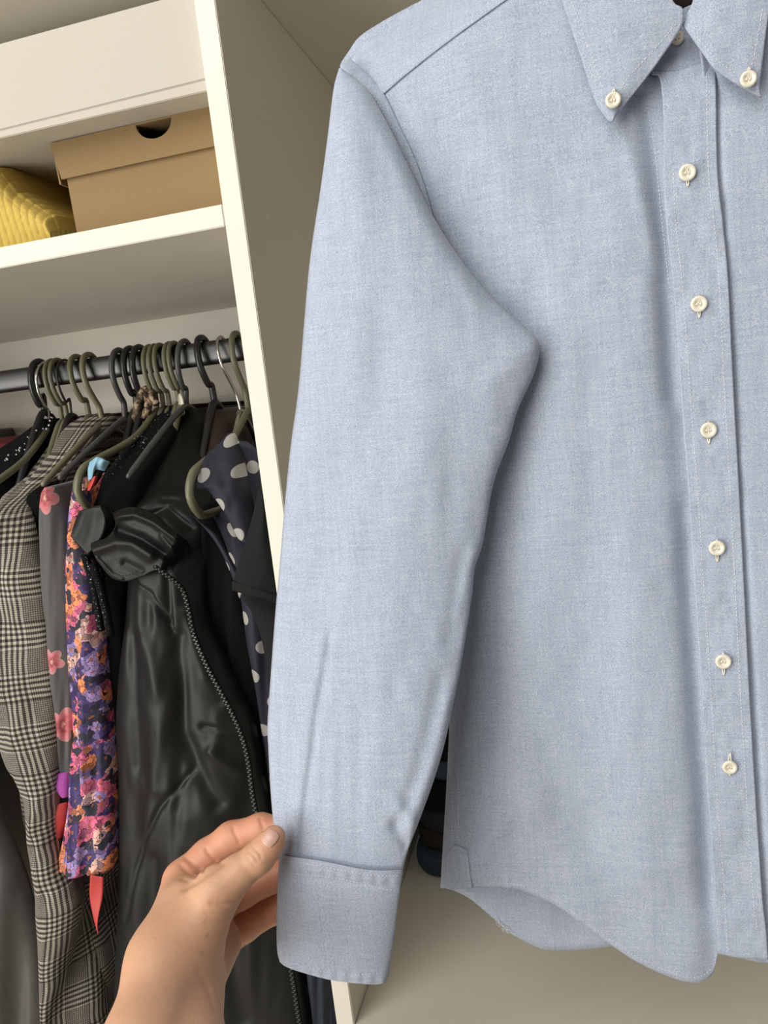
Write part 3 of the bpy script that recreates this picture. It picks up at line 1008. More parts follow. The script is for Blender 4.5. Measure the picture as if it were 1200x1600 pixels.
palm = [cone((95, 2250, .245, 92), (196, 1760, .335, 64)), cone((150, 2250, .245, 92), (285, 1760, .35, 52)),
        cone((196, 1760, .335, 64), (225, 1640, .37, 62)), cone((225, 1640, .37, 62), (262, 1500, .425, 57)),
        cone((285, 1760, .35, 52), (298, 1640, .385, 45)), cone((298, 1640, .385, 45), (308, 1530, .435, 42)),
        cone((262, 1500, .425, 57), (300, 1420, .46, 46)),                      # wrist to first web
        cone((272, 1470, .445, 46), (286, 1378, .488, 30)),                     # index metacarpal
        cone((288, 1500, .43, 50), (340, 1392, .458, 33)),                      # thumb metacarpal
        cone((300, 1440, .485, 40), (332, 1418, .502, 26)),
        cone((305, 1480, .48, 42), (342, 1462, .508, 26)),                      # ring metacarpal
        cone((308, 1530, .45, 42), (345, 1475, .485, 30))]                      # heel of the palm
thumb = [cone((338, 1394, .457, 34), (372, 1364, .466, 26.5)), cone((372, 1364, .466, 26.5), (404, 1340, .474, 24)), cone((404, 1340, .474, 24), (420, 1321, .480, 21.5)), cone((420, 1321, .480, 21.5), (428, 1309, .4825, 18.5))]
index = [cone((286, 1374, .491, 29), (325, 1338, .507, 26)), cone((325, 1338, .507, 26), (362, 1311, .516, 25.5)), cone((362, 1311, .516, 25.5), (408, 1295, .521, 22.5)), cone((408, 1295, .521, 22.5), (446, 1297, .521, 18))]
middle = [cone((330, 1420, .502, 27), (378, 1394, .512, 23.5)), cone((378, 1394, .512, 23.5), (432, 1369, .520, 22)), cone((432, 1369, .520, 22), (468, 1352, .522, 18))]
ring = [cone((340, 1464, .508, 27), (380, 1444, .517, 24)), cone((380, 1444, .517, 24), (434, 1414, .526, 22)), cone((434, 1414, .526, 22), (470, 1396, .527, 17.5))]
pinky = [cone((338, 1484, .518, 22), (385, 1450, .540, 19)), cone((385, 1450, .540, 19), (430, 1424, .551, 17)), cone((430, 1424, .551, 17), (458, 1412, .552, 14))]


def d_cone(P, c):
    a, ra, b, rb = c
    ba = b - a
    t = np.clip(((P - a) @ ba) / (ba @ ba), 0, 1)
    return np.linalg.norm(P - a - t[:, None] * ba, axis=1) - (ra + (rb - ra) * t)


def smin(a, b, kk):
    h = np.clip(0.5 + 0.5 * (b - a) / kk, 0, 1)
    return b * (1 - h) + a * h - kk * h * (1 - h)


def chain(P, lst, kk):
    d = d_cone(P, lst[0])
    for c_ in lst[1:]: d = smin(d, d_cone(P, c_), kk)
    return d


CREASES = []


def hand_sdf(P):
    dp = chain(P, palm, 0.012)
    d = dp
    for lst, kk in ((thumb, 0.010), (index, 0.006), (middle, 0.005), (ring, 0.005), (pinky, 0.004)):
        d = smin(d, smin(dp, chain(P, lst, 0.004), kk), 0.0014)
    for pts, wd, amp in CREASES:
        near = np.full(len(P), 1e9)
        for a, b in zip(pts[:-1], pts[1:]):
            ba = b - a
            t = np.clip(((P - a) @ ba) / (ba @ ba), 0, 1)
            near = np.minimum(near, np.linalg.norm(P - a - t[:, None] * ba, axis=1))
        d = d + amp * np.exp(-(near / wd) ** 2)
    return d


def strike(px, py):
    """where the sight line through (px, py) first meets the hand"""
    px, py = np.atleast_1d(px).astype(float), np.atleast_1d(py).astype(float)
    Yv = np.full(px.shape, 0.26)
    for _ in range(110):
        d = hand_sdf(pixv(px, py, Yv))
        Yv = np.minimum(Yv + 0.6 * np.maximum(d, 0), 0.56)
    return pixv(px, py, Yv)


new = []
for pts, wd, amp in (([(364, 1292), (368, 1304), (374, 1316)], 0.0011, 0.0007), ([(407, 1278), (409, 1288), (413, 1297)], 0.0010, 0.0006),
                     ([(388, 1330), (396, 1336), (402, 1346)], 0.0010, 0.0006), ([(396, 1325), (405, 1333), (408, 1342)], 0.0010, 0.0006), ([(386, 1338), (392, 1346), (398, 1353)], 0.0009, 0.0004),
                     ([(330, 1411), (350, 1412), (371, 1409)], 0.0012, 0.0009), ([(322, 1426), (345, 1428), (366, 1426)], 0.0010, 0.0004), ([(322, 1440), (345, 1443), (364, 1442)], 0.0010, 0.0004),
                     ([(325, 1462), (343, 1466), (358, 1464)], 0.0010, 0.0004), ([(318, 1490), (335, 1496), (348, 1492)], 0.0010, 0.0004), ([(310, 1520), (325, 1545), (334, 1572)], 0.0025, 0.0003), ([(292, 1384), (318, 1367), (346, 1349)], 0.0036, 0.0013),
                     ([(290, 1340), (302, 1350), (318, 1360)], 0.0016, 0.0009), ([(283, 1352), (296, 1364), (312, 1370)], 0.0016, 0.0008), ([(284, 1372), (298, 1378), (310, 1376)], 0.0016, 0.0006),
                     ([(322, 1328), (336, 1344), (346, 1348)], 0.0014, 0.0010)):
    q = spline(pts, 8)
    new.append((strike(q[:, 0], q[:, 1]), wd, amp * 1.7))
CREASES = new


def surface_nets(lo, hi, h):
    n = [int(math.ceil((hi[k] - lo[k]) / h)) + 1 for k in range(3)]
    f = 5
    nc_ = [int(math.ceil(v_ / f)) + 1 for v_ in n]
    gx = [lo[k] + (np.arange(nc_[k]) * f + (f - 1) / 2) * h for k in range(3)]
    C = np.stack(np.meshgrid(*gx, indexing='ij'), -1).reshape(-1, 3)
    D = hand_sdf(C).reshape(nc_)
    big = np.repeat(np.repeat(np.repeat(D, f, 0), f, 1), f, 2)[:n[0], :n[1], :n[2]].copy()
    idx = np.argwhere(np.abs(big) < f * h * 1.1 + 0.002)
    big[tuple(idx.T)] = hand_sdf(np.array(lo) + idx * h)
    s = big < 0
    cs = [s[i:n[0] - 1 + i, j:n[1] - 1 + j, l:n[2] - 1 + l] for i in (0, 1) for j in (0, 1) for l in (0, 1)]
    tot = sum(c_.astype(np.int8) for c_ in cs)
    cell = np.argwhere((tot > 0) & (tot < 8))
    acc, cnt = np.zeros((len(cell), 3)), np.zeros(len(cell))
    cor = [(i, j, l) for i in (0, 1) for j in (0, 1) for l in (0, 1)]
    for a in range(8):
        for b in range(a + 1, 8):
            if sum(abs(cor[a][k_] - cor[b][k_]) for k_ in range(3)) != 1: continue
            va, vb = big[tuple((cell + cor[a]).T)], big[tuple((cell + cor[b]).T)]
            mk = (va < 0) != (vb < 0)
            t = np.where(mk, va / np.where(mk, va - vb, 1), 0)
            acc += np.where(mk[:, None], np.array(cor[a]) + t[:, None] * (np.array(cor[b]) - np.array(cor[a])), 0)
            cnt += mk
    V = np.array(lo) + (cell + acc / cnt[:, None]) * h
    ids = -np.ones([v_ - 1 for v_ in n], dtype=np.int64)
    ids[tuple(cell.T)] = np.arange(len(cell))
    F = []
    for ax in range(3):
        o1, o2 = [(1, 2), (2, 0), (0, 1)][ax]
        sl0 = [slice(None)] * 3; sl1 = [slice(None)] * 3
        sl0[ax] = slice(0, n[ax] - 1); sl1[ax] = slice(1, n[ax])
        e = np.argwhere(s[tuple(sl0)] != s[tuple(sl1)])
        e = e[(e[:, o1] > 0) & (e[:, o2] > 0) & (e[:, o1] < n[o1] - 1) & (e[:, o2] < n[o2] - 1)]
        fl = s[tuple(e.T)]
        u1, u2 = np.eye(3, dtype=int)[o1], np.eye(3, dtype=int)[o2]
        q = np.stack([ids[tuple((e - d_).T)] for d_ in (u1 + u2, u2, 0 * u1, u1)], 1)
        q = np.where(fl[:, None], q, q[:, ::-1])
        F += q.tolist()
    return V, F


allc = palm + thumb + index + middle + ring + pinky
lo = np.min([np.minimum(c_[0] - c_[1], c_[2] - c_[3]) for c_ in allc], axis=0) - 0.004
hi = np.max([np.maximum(c_[0] + c_[1], c_[2] + c_[3]) for c_ in allc], axis=0) + 0.004
HV, HF = surface_nets(lo, hi, 0.0011)
person = mesh('person', HV, HF, M['skin'])
# blood shows redder in the fingers and at the thumb's tip
hv = np.array(HV)
df = np.minimum(np.minimum(chain(hv, index, .004), chain(hv, middle, .004)), chain(hv, ring, .004))
dt = np.linalg.norm(hv - thumb[-1][2], axis=1)
flush = np.maximum(np.clip(1 - (df - 0.001) / 0.010, 0, 1), 0.9 * np.clip(1 - dt / 0.018, 0, 1))
person.data.attributes.new('flush', 'FLOAT', 'POINT').data.foreach_set('value', flush.astype(np.float32))
tag(person, 'bare left forearm and hand pinching the blue sleeve just above its cuff', 'person')
# thumb nail: a curved plate lying on the thumb's end
na, nb = np.array([413.0, 1322.0]), np.array([431.0, 1299.0])
ndir = (nb - na) / np.linalg.norm(nb - na); nperp = np.array([-ndir[1], ndir[0]])
gn, pts = 15, []
for j in range(gn):
    for i in range(gn):
        a, b = (i / (gn - 1)) * 2 - 1, (j / (gn - 1)) * 2 - 1
        ca, cb = a * math.sqrt(1 - b * b / 2), b * math.sqrt(1 - a * a / 2)      # square to disc
        ca, cb = ca * 0.6 + a * 0.4, cb * 0.6 + b * 0.4
        pts.append(np.array([422.5, 1309.5]) + ndir * ca * 13.5 + nperp * cb * 11.0)
pts = np.array(pts)
NP = strike(pts[:, 0], pts[:, 1])
tow = np.array([0, 0, EYE]) - NP; tow /= np.linalg.norm(tow, axis=1)[:, None]
top_ = NP + tow * 0.0006
V = np.concatenate([top_, NP - tow * 0.001])
F = grid_faces(gn, gn, flip=True)
rg = list(range(gn)) + [j * gn + gn - 1 for j in range(1, gn)] + [(gn - 1) * gn + j for j in range(gn - 2, -1, -1)] + [j * gn for j in range(gn - 2, 0, -1)]
F += [(a, rg[(k_ + 1) % len(rg)], rg[(k_ + 1) % len(rg)] + gn * gn, a + gn * gn) for k_, a in enumerate(rg)]
mesh('thumb_nail', V, F, M['nail'], person)

# ------------------------------------------------------------------ hangers on the rail
def rail_hanger(name, label, top, neck, mat, r, style, end=None, wire=None, group=None):
    """hook over the rail, neck, then arms; style 'bar' bends round into a bottom bar, 'arm' is two plain arms"""
    t, nk = pix(*top, YRAIL), pix(*neck, YRAIL)
    x0 = float(t[0])
    rt = root(name, (x0, YRAIL, ZRAIL + 0.0145), label, 'hanger', group)
    nz = float(nk[2]); nxx = float(nk[0])
    zt_ = ZRAIL + 0.0150 + r
    def hx(z): return x0 + (nxx - x0) * (zt_ - z) / (zt_ - nz)
    hk = [(0.0175, ZRAIL - 0.012), (0.0185, ZRAIL + 0.004), (0.010, zt_ - 0.003), (0.0, zt_), (-0.011, zt_ - 0.005), (-0.0175, ZRAIL), (-0.0165, ZRAIL - 0.018), (-0.0075, ZRAIL - 0.036), (0.0, nz + 0.022), (0.0, nz + 0.006), (0.0, nz - 0.004)]
    path = spline([(hx(z), YRAIL + s, z) for s, z in hk], 70)
    tube('hook', path, r, M[wire or mat], rt, 10)
    e = pix(*end, 0.645) if end is not None else np.array([nxx + 0.002, YRAIL - 0.10, nz - 0.125])
    d = np.array([e[0] - nxx, e[1] - YRAIL])
    ez = float(e[2])
    ra = max(r, 0.0036)
    def at(f, z): return (nxx + d[0] * f, YRAIL + d[1] * f, z)
    if style == 'bar':
        hb = 0.046
        mid = ez
        pth = [at(0, nz), at(0.35, nz - (nz - mid) * 0.42), at(0.8, mid + 0.025), at(0.93, mid + 0.018), at(1.0, mid), at(0.94, mid - 0.019), at(0.80, mid - 0.026), at(0, mid - 0.028),
               at(-0.80, mid - 0.026), at(-0.94, mid - 0.019), at(-1.0, mid), at(-0.93, mid + 0.018), at(-0.8, mid + 0.025), at(-0.35, nz - (nz - mid) * 0.42)]
        tube('hanger_frame', spline(pth + [pth[0]], 150)[:-1], ra * 1.15, M[mat], rt, 10, closed=True)
    else:
        pth = [at(1.0, ez), at(0.6, nz - (nz - ez) * 0.55), at(0.2, nz - (nz - ez) * 0.13), at(0.0, nz + 0.001), at(-0.2, nz - (nz - ez) * 0.13), at(-0.6, nz - (nz - ez) * 0.55), at(-1.0, ez)]
        q = spline(pth, 70)
        tube('hanger_arms', q, np.interp(np.linspace(0, 1, 70), [0, 0.04, 0.5, 0.96, 1], [ra * 0.6, ra * 0.9, ra * 1.1, ra * 0.9, ra * 0.6]), M[mat], rt, 10)
    return rt


HG = 'hangers on the clothes rail'
rail_hanger('clothes_hanger', 'thick black plastic hanger hook, first at the left end of the rail', (60, 566), (70, 645), 'black_plastic', 0.0042, 'arm', group=HG)
rail_hanger('clothes_hanger', 'olive hanger with a thin silver wire hook beside the thick black hook at the left', (71, 571), (77, 668), 'olive', 0.0018, 'bar', (-62, 815), 'wire', group=HG)
rail_hanger('clothes_hanger', 'olive plastic hanger touching its twin, just right of the silver wire hook at the left', (80, 562), (98, 660), 'olive', 0.0030, 'arm', group=HG)
rail_hanger('clothes_hanger', 'olive plastic hanger touching its twin, just left of the thin black hook', (88, 560), (106, 658), 'olive', 0.0030, 'arm', group=HG)
rail_hanger('clothes_hanger', 'thin black wire hook behind the shoulder of the checked blazer', (100, 563), (112, 650), 'black_plastic', 0.0016, 'arm', group=HG)
rail_hanger('clothes_hanger', 'olive hanger rising behind the checked blazer collar, left of the tan one', (118, 556), (140, 652), 'olive', 0.0036, 'arm', group=HG)
rail_hanger('clothes_hanger', 'tan hanger in front of the checked blazer, carrying the grey flowered tee', (137, 551), (161, 664), 'tan', 0.0038, 'arm', (67, 757), group=HG)
rail_hanger('clothes_hanger', 'grey hanger with a straight arm ending bare beside the pink flowered shoulder', (184, 542), (196, 657), 'grey_plastic', 0.0038, 'arm', (93, 747), group=HG)
rail_hanger('clothes_hanger', 'black hanger next to the grey one, left of the animal print straps', (202, 541), (214, 640), 'black_plastic', 0.0040, 'arm', group=HG)
rail_hanger('clothes_hanger', 'black hanger from which the animal print straps hang', (216, 539), (226, 640), 'black_plastic', 0.0040, 'arm', group=HG)
rail_hanger('clothes_hanger', 'olive tube hanger, leftmost of three touching hooks, its end curling round above the floral top', (232, 536), (246, 640), 'olive', 0.0030, 'bar', (121, 765), group=HG)
rail_hanger('clothes_hanger', 'olive hanger in the middle of the three touching hooks', (240, 535), (256, 640), 'olive', 0.0030, 'arm', group=HG)
rail_hanger('clothes_hanger', 'olive hanger, rightmost of the three touching hooks', (248, 533), (266, 640), 'olive', 0.0030, 'arm', group=HG)
rail_hanger('clothes_hanger', 'olive hanger, left one of the pair beside the grey hook with the round tag', (263, 530), (280, 632), 'olive', 0.0030, 'arm', group=HG)
rail_hanger('clothes_hanger', 'olive hanger, right one of the pair beside the grey hook with the round tag', (270, 529), (287, 630), 'olive', 0.0030, 'arm', group=HG)
gh = rail_hanger('clothes_hanger', 'grey hanger with a cream oval tag, its arm running down over the leather jacket', (287, 526), (291, 636), 'grey_plastic', 0.0034, 'arm', (200, 745), group=HG)
rail_hanger('clothes_hanger', 'thick black plastic hanger hook above the brown satin collar', (313, 521), (336, 630), 'black_plastic', 0.0042, 'arm', group=HG)
rail_hanger('clothes_hanger', 'bare silver wire hanger near the right end of the rail', (344, 524), (377, 645), 'wire', 0.0018, 'arm', group=HG)
rail_hanger('clothes_hanger', 'olive tube hanger against the partition, its rounded end inside the polka dot dress', (367, 514), (388, 640), 'olive', 0.0036, 'bar', (296, 772), group=HG)
tg = W3(284, 632, 0.835, 1)[0]
tv = [tg + np.array([0.0035 * math.cos(a) * (1 if s_ < 3 else .6), -0.002 + 0.0012 * s_, 0.0135 * math.sin(a)]) for s_ in range(3) for a in np.linspace(0, 2 * math.pi, 20, endpoint=False)]
tgo = mesh('size_tag', tv, grid_faces(3, 20, wrap=True) + [tuple(range(20)), tuple(range(40, 60))[::-1]], M['cream_thread'], gh)
tgo['label'] = 'cream oval tag'


# ------------------------------------------------------------------ garments
# where each garment's back edge hangs along the rail (x from, x to)
BACKX = {'coat': (-0.98, -0.90), 'beaded_top': (-0.715, -0.675), 'blazer': (-0.665, -0.6), 'black_shirt': (-0.598, -0.58), 't_shirt': (-0.577, -0.555), 'lace_trim_top': (-0.577, -0.556), 'floral_top': (-0.548, -0.515), 'sequin_top': (-0.508, -0.468), 'brown_satin_blouse': (-0.425, -0.402), 'black_dress': (-0.397, -0.36), 'charcoal_t_shirt': (-0.312, -0.287), 'navy_trousers': (-0.312, -0.287), 'leather_jacket': (-0.462, -0.43), 'polka_dot_dress': (-0.352, -0.317)}


def garment(name, rows, mat, parent, bulge=0.012, back=0.38, swing=-0.0, nz_=140, nf=26, fold=None, seedv=1, name_uv=0.0, ystop=1.03, backx=None):
    """a hung garment seen from its front edge. rows: (y, x left, x right, depth) of the front edge down the photograph;
    the sides run back from it towards the back board"""
    backx = backx or BACKX.get(parent.name)
    R = np.array(rows, float)
    P = spline(R[:, :], nz_)
    ring_all, uv_all = [], []
    for j in range(nz_):
        py, xl, xr, Y = P[j]
        a, b = pix(xl, py, Y), pix(xr, py, Y)
        t = np.linspace(0, 1, nf)
        wd = np.linalg.norm(b - a)
        fr = a + (b - a) * t[:, None]
        bl = min(bulge, wd * 0.6)
        fr[:, 1] -= bl * np.sqrt(np.clip(1 - (2 * t - 1) ** 2, 0, 1)) - bl
        if fold is not None:
            fr[:, 1] += fold(xl + (xr - xl) * t, np.full(nf, py)) * np.sin(np.pi * t) ** 0.5
        yb_ = min(Y + back, ystop)
        nb_ = 8
        tb = np.linspace(0, 1, nb_ + 1)[1:]
        sm = np.clip(tb * 2.2, 0, 1); sm = sm * sm * (3 - 2 * sm)
        if backx is not None:
            rx, lx_ = b[0] + (backx[1] - b[0]) * sm, a[0] + (backx[0] - a[0]) * sm[::-1]
        else:
            rx, lx_ = np.full(nb_, b[0]), np.full(nb_, a[0])
        rs = np.stack([rx + swing * tb + 0.003 * np.sin(tb * 7 + j * 0.05 + seedv), b[1] + (yb_ - b[1]) * tb + bl, np.full(nb_, b[2])], -1)
        ls = np.stack([lx_ + swing * tb[::-1], a[1] + (yb_ - a[1]) * tb[::-1] + bl, np.full(nb_, a[2])], -1)
        ring = np.concatenate([fr, rs, ls])
        cum = np.r_[0, np.cumsum(np.linalg.norm(np.diff(ring[:, :2], axis=0), axis=1))]
        ring_all.append(ring)
        mid = ring[nf // 2, 2]
        uv_all.append(np.stack([cum - cum[nf // 2] + name_uv, np.full(len(ring), mid)], -1))
    A = np.array(ring_all)
    nr_ = A.shape[1]
    F = grid_faces(nz_, nr_, wrap=True, flip=True)
    F += [tuple(range(nr_)), tuple((nz_ - 1) * nr_ + i for i in range(nr_))[::-1]]
    return mesh(name, A.reshape(-1, 3), F, M[mat] if isinstance(mat, str) else mat, parent, np.array(uv_all).reshape(-1, 2))


def gfold(seed, amp=0.004, sx=14, sy=200):
    return lambda px, py: amp * vnoise(px / sx, py / sy, seed) + amp * 0.4 * vnoise(px / (sx * 0.45), py / (sy * 0.4), seed + 1)


def groot(name, px, py, Y, label, cat):
    return root(name, pix(px, py, Y), label, cat)


# dark grey satin coat at the far left
g = groot('coat', -20, 700, 0.8, 'dark grey satin coat at the bottom left corner of the photo', 'coat')
garment('coat_body', [(700, -330, -290, .80), (820, -370, -260, .66), (1000, -330, -190, .64), (1200, -250, -100, .63), (1350, -165, -8, .625), (1480, -110, 36, .62), (1600, -95, 60, .62), (1720, -80, 75, .62)], 'grey_satin', g, 0.03, fold=gfold(3, 0.010, 22, 500))
# beaded black top on the silver-hooked hanger
g = groot('beaded_top', 40, 690, 0.8, 'black top with a row of clear beads along its neckline at far left', 'top')
garment('top_body', [(655, 60, 86, .842), (690, 10, 66, .825), (725, -50, 22, .795), (770, -110, -20, .755), (860, -140, -40, .67), (1000, -132, -30, .665), (1150, -125, -22, .665)], 'black_cloth', g, 0.01)
bd = []
for q in range(30):
    f = q / 29
    bx, by = 88 - 78 * f + random.uniform(-5, 5), 646 + 74 * f + random.uniform(-7, 7)
    c_, rr = W3(bx, by, .838 - .045 * f, random.uniform(1.0, 2.0))
    bm = bmesh.new(); bmesh.ops.create_icosphere(bm, subdivisions=1, radius=rr)
    bd.append((np.array([v_.co[:] for v_ in bm.verts]) + c_, [[v_.index for v_ in f_.verts] for f_ in bm.faces])); bm.free()
V, F = join(bd)
tag(mesh('beads', V, F, M['bead'], g), kind='stuff')
g = groot('red_garment', -10, 720, .9, 'dark red garment glimpsed behind the beaded top at the left edge', 'garment')
garment('garment_body', [(690, -60, 20, .89), (700, -70, 26, .88), (760, -80, 26, .88), (1000, -80, 26, .88)], plain('dark_red_cloth', (0.16, 0.012, 0.018), 0.8), g, 0.01, 0.12)

# checked blazer: body, sleeve and collar edge
g = groot('blazer', 155, 650, .845, 'black and cream checked wool blazer on the left of the rail', 'blazer')
garment('blazer_body', [(690, 100, 135, .80), (760, 40, 95, .75), (850, 20, 70, .72), (1000, 10, 70, .70), (1200, 10, 90, .69), (1370, 40, 132, .675), (1430, 60, 128, .67), (1515, 70, 152, .67), (1600, 85, 152, .67), (1720, 95, 150, .67)],
        'check', g, 0.02, 0.30, fold=gfold(14, 0.006, 16, 300))
garment('sleeve', [(646, 150, 160, .845), (652, 118, 161, .838), (665, 90, 158, .82), (690, 75, 134, .79), (715, 62, 110, .765), (745, 39, 82, .735), (768, 16, 48, .71), (785, -3, 28, .69), (805, -26, 26, .672), (835, -44, 35, .655), (900, -66, 50, .645),
                   (950, -66, 56, .64), (1044, -58, 65, .635), (1120, -40, 72, .632), (1200, -10, 75, .63), (1250, 17, 74, .63), (1312, 27, 70, .628), (1370, 36, 78, .628), (1410, 41, 100, .628), (1440, 43, 108, .628), (1519, 51, 90, .628), (1600, 60, 72, .628), (1650, 66, 74, .628)],
        'check', g, 0.022, 0.09, nz_=220, fold=gfold(11, 0.0045, 26, 90))

# black garment behind the blazer
g = groot('black_shirt', 45, 800, .7, 'black garment squeezed between the checked blazer and the flowered grey tee', 'garment')
garment('garment_body', [(762, 40, 60, .72), (790, 27, 62, .70), (860, 32, 66, .69), (1000, 48, 78, .69), (1200, 70, 92, .69), (1500, 100, 130, .70)], 'black_cloth', g, 0.01, 0.3)

# grey flowered tee
def gz(px, py, Y=.655): return float(pix(px, py, Y)[2])
FL = [(0.0, gz(72, 778), 0.016, 0.4), (-0.002, gz(70, 1030), 0.0135, 1.0), (0.004, gz(90, 1130), 0.0195, 0.2), (0.012, gz(90, 1240), 0.012, 0.8), (0.10, gz(90, 900), 0.02, 0)]
g = groot('t_shirt', 72, 765, .66, 'grey marl tee printed with pink flowers on the tan hanger', 't-shirt')
garment('shirt_body', [(762, 66, 82, .668), (775, 56, 86, .660), (803, 50, 92, .655), (850, 50, 98, .652), (956, 56, 104, .65), (1025, 62, 108, .65), (1100, 71, 112, .65), (1156, 76, 112, .65), (1209, 87, 114, .65), (1232, 100, 116, .652)],
        flower_tee(FL), g, 0.014, 0.33, fold=gfold(19, 0.005, 13, 260))
# black top with purple lace and red hem below it
g = groot('lace_trim_top', 85, 1200, .67, 'black top with purple lace edging and a red hem below the grey tee', 'top')
garment('black_panel', [(1200, 78, 108, .654), (1240, 73, 110, .652), (1278, 70, 108, .652)], 'black_cloth', g, 0.010, 0.2, nz_=24)
garment('lace_edge', [(1209, 77, 104, .648), (1225, 76, 103, .646), (1238, 84, 104, .646), (1247, 92, 104, .647)], 'purple', g, 0.006, 0.02, nz_=24)
garment('red_hem', [(1258, 71, 100, .648), (1275, 68, 98, .646), (1295, 69, 95, .646), (1312, 82, 92, .647)], 'red_satin', g, 0.008, 0.15, nz_=24)
# floral top
g = groot('floral_top', 115, 770, .655, 'purple, pink and orange floral print top with a flared hem', 'top')
garment('top_body', [(752, 112, 122, .672), (770, 106, 126, .662), (807, 99, 126, .655), (832, 97, 122, .65), (862, 92, 128, .647), (900, 90, 140, .645), (969, 91, 146, .643), (1060, 96, 150, .642), (1130, 101, 154, .642), (1167, 104, 156, .642), (1180, 102, 158, .643)],
        'floral', g, 0.015, 0.34, fold=gfold(27, 0.006, 15, 220), name_uv=0.31)
garment('flared_hem', [(1166, 104, 158, .642), (1200, 101, 161, .640), (1245, 96, 162, .638), (1324, 84, 164, .636), (1350, 78, 164, .635), (1371, 75, 163, .634)], 'floral', g, 0.016, 0.30, fold=gfold(29, 0.008, 12, 150), nz_=60, name_uv=0.07)
# red ribbon hanging below it
g = cloth('ribbon', [(141, 1368), (150, 1369), (161, 1371)], [(150, 1450), (152, 1457), (154, 1461)], [(141, 1368), (140, 1400), (145, 1430), (150, 1450)], [(161, 1371), (160, 1400), (153, 1435), (152, 1450), (154, 1461)],
          lambda px, py, U, V: 0.632 + 0.004 * np.sin(V * 3 + U), 8, 24, M['red_satin'], None, 0.0008)
tag(g, 'red satin ribbon end dangling below the floral hem', 'ribbon')
# animal print straps
g = groot('strappy_top', 222, 610, .845, 'brown animal print straps hanging from the second black hook', 'top')
for (xa, xb) in ((213, 232), (221, 240)):
    sp = [pix(xa + 10, 606, .838), pix(xa, 640, .832), pix(xa - 5, 664, .83)] if xa == 213 else [pix(xb - 12, 606, .838), pix(xb - 8, 630, .826), pix(xb - 14, 655, .822)]
    tube('strap', spline(sp, 20), 0.0048, M['leopard'], g, 8)
tube('strap', spline([pix(229, 607, .838), pix(238, 620, .83), pix(245, 632, .828)], 14), 0.0045, M['leopard'], g, 8)
# sequinned black garments
g = groot('sequin_top', 230, 660, .82, 'black sequinned top between the olive hanger arm and the leather jacket', 'top')
garment('top_body', [(634, 252, 282, .842), (655, 228, 276, .82), (690, 195, 256, .775), (720, 172, 232, .735), (750, 150, 210, .70), (800, 140, 200, .675), (900, 138, 190, .665), (1000, 140, 185, .665), (1300, 145, 185, .67)], 'black_cloth', g, 0.012, 0.3)
sq = []
for q in range(420):
    f = random.random()
    if q < 260:
        bx, by = 268 - 100 * f + random.uniform(-14, 20), 640 + 100 * f + random.uniform(-8, 24); Yq = .826 - .125 * f
    elif q < 345:
        bx, by = 135 + 20 * f + random.uniform(-2, 3), 868 + 115 * f; Yq = .638
    else:
        bx, by = 147 + 22 * f + random.uniform(-3, 3), 882 + 108 * f; Yq = .634
    c_, rr = W3(bx, by, Yq, random.uniform(0.7, 1.5))
    ax_ = np.array([random.uniform(-1, 1), random.uniform(-1, 1), random.uniform(-1, 1)]); ax_ /= np.linalg.norm(ax_)
    u_ = np.cross(ax_, [0.3, 0.8, 0.5]); u_ /= np.linalg.norm(u_); w_ = np.cross(ax_, u_)
    sq.append((np.array([c_ + rr * (math.cos(a) * u_ + math.sin(a) * w_) for a in np.arange(6) * math.pi / 3] + [c_ + ax_ * 0.0004]), [(i, (i + 1) % 6, 6) for i in range(6)] + [tuple(range(6))[::-1]]))
V, F = join(sq)
tag(mesh('sequins', V, F, M['sequin'], g, smooth=False), kind='stuff')
for Yq, pts in ((.640, [(132, 866), (148, 920), (158, 985)]), (.636, [(144, 880), (160, 930), (173, 992)])):
    mesh('sequin_band', *tube('', spline([pix(a, b, Yq + .006) for a, b in pts], 24), 0.0042, None, seg=8, build=False), M['black_cloth'], g)
# pale blue and red satin over the hanger's end
g = groot('satin_scarf', 152, 720, .66, 'pale blue satin draped over the olive hanger end with a red edge beneath', 'scarf')
cloth('blue_fold', [(140, 722), (152, 714), (166, 720), (171, 722)], [(138, 752), (143, 748), (150, 735), (163, 736)], [(140, 722), (137, 735), (138, 752)], [(171, 722), (167, 729), (163, 736)],
      lambda px, py, U, V: 0.650 - 0.009 * np.sin(np.pi * U) * np.sin(np.pi * (0.25 + V * 0.7)) + 0.001 * np.sin(U * 14), 18, 16, M['blue_satin'], g, 0.0012)
cloth('black_fold', [(146, 733), (154, 730), (162, 734)], [(139, 760), (144, 762), (150, 757)], [(146, 733), (142, 747), (139, 760)], [(162, 734), (157, 746), (150, 757)], lambda px, py, U, V: 0.652 - 0.004 * np.sin(np.pi * U), 10, 12, M['black_cloth'], g, 0.001)
cloth('red_edge', [(145, 746), (148, 744), (152, 744)], [(136, 766), (139, 767), (143, 763)], [(145, 746), (140, 755), (136, 766)], [(152, 744), (149, 754), (143, 763)], lambda px, py, U, V: 0.645 - 0.003 * np.sin(np.pi * U), 8, 12, M['red_satin'], g, 0.001)

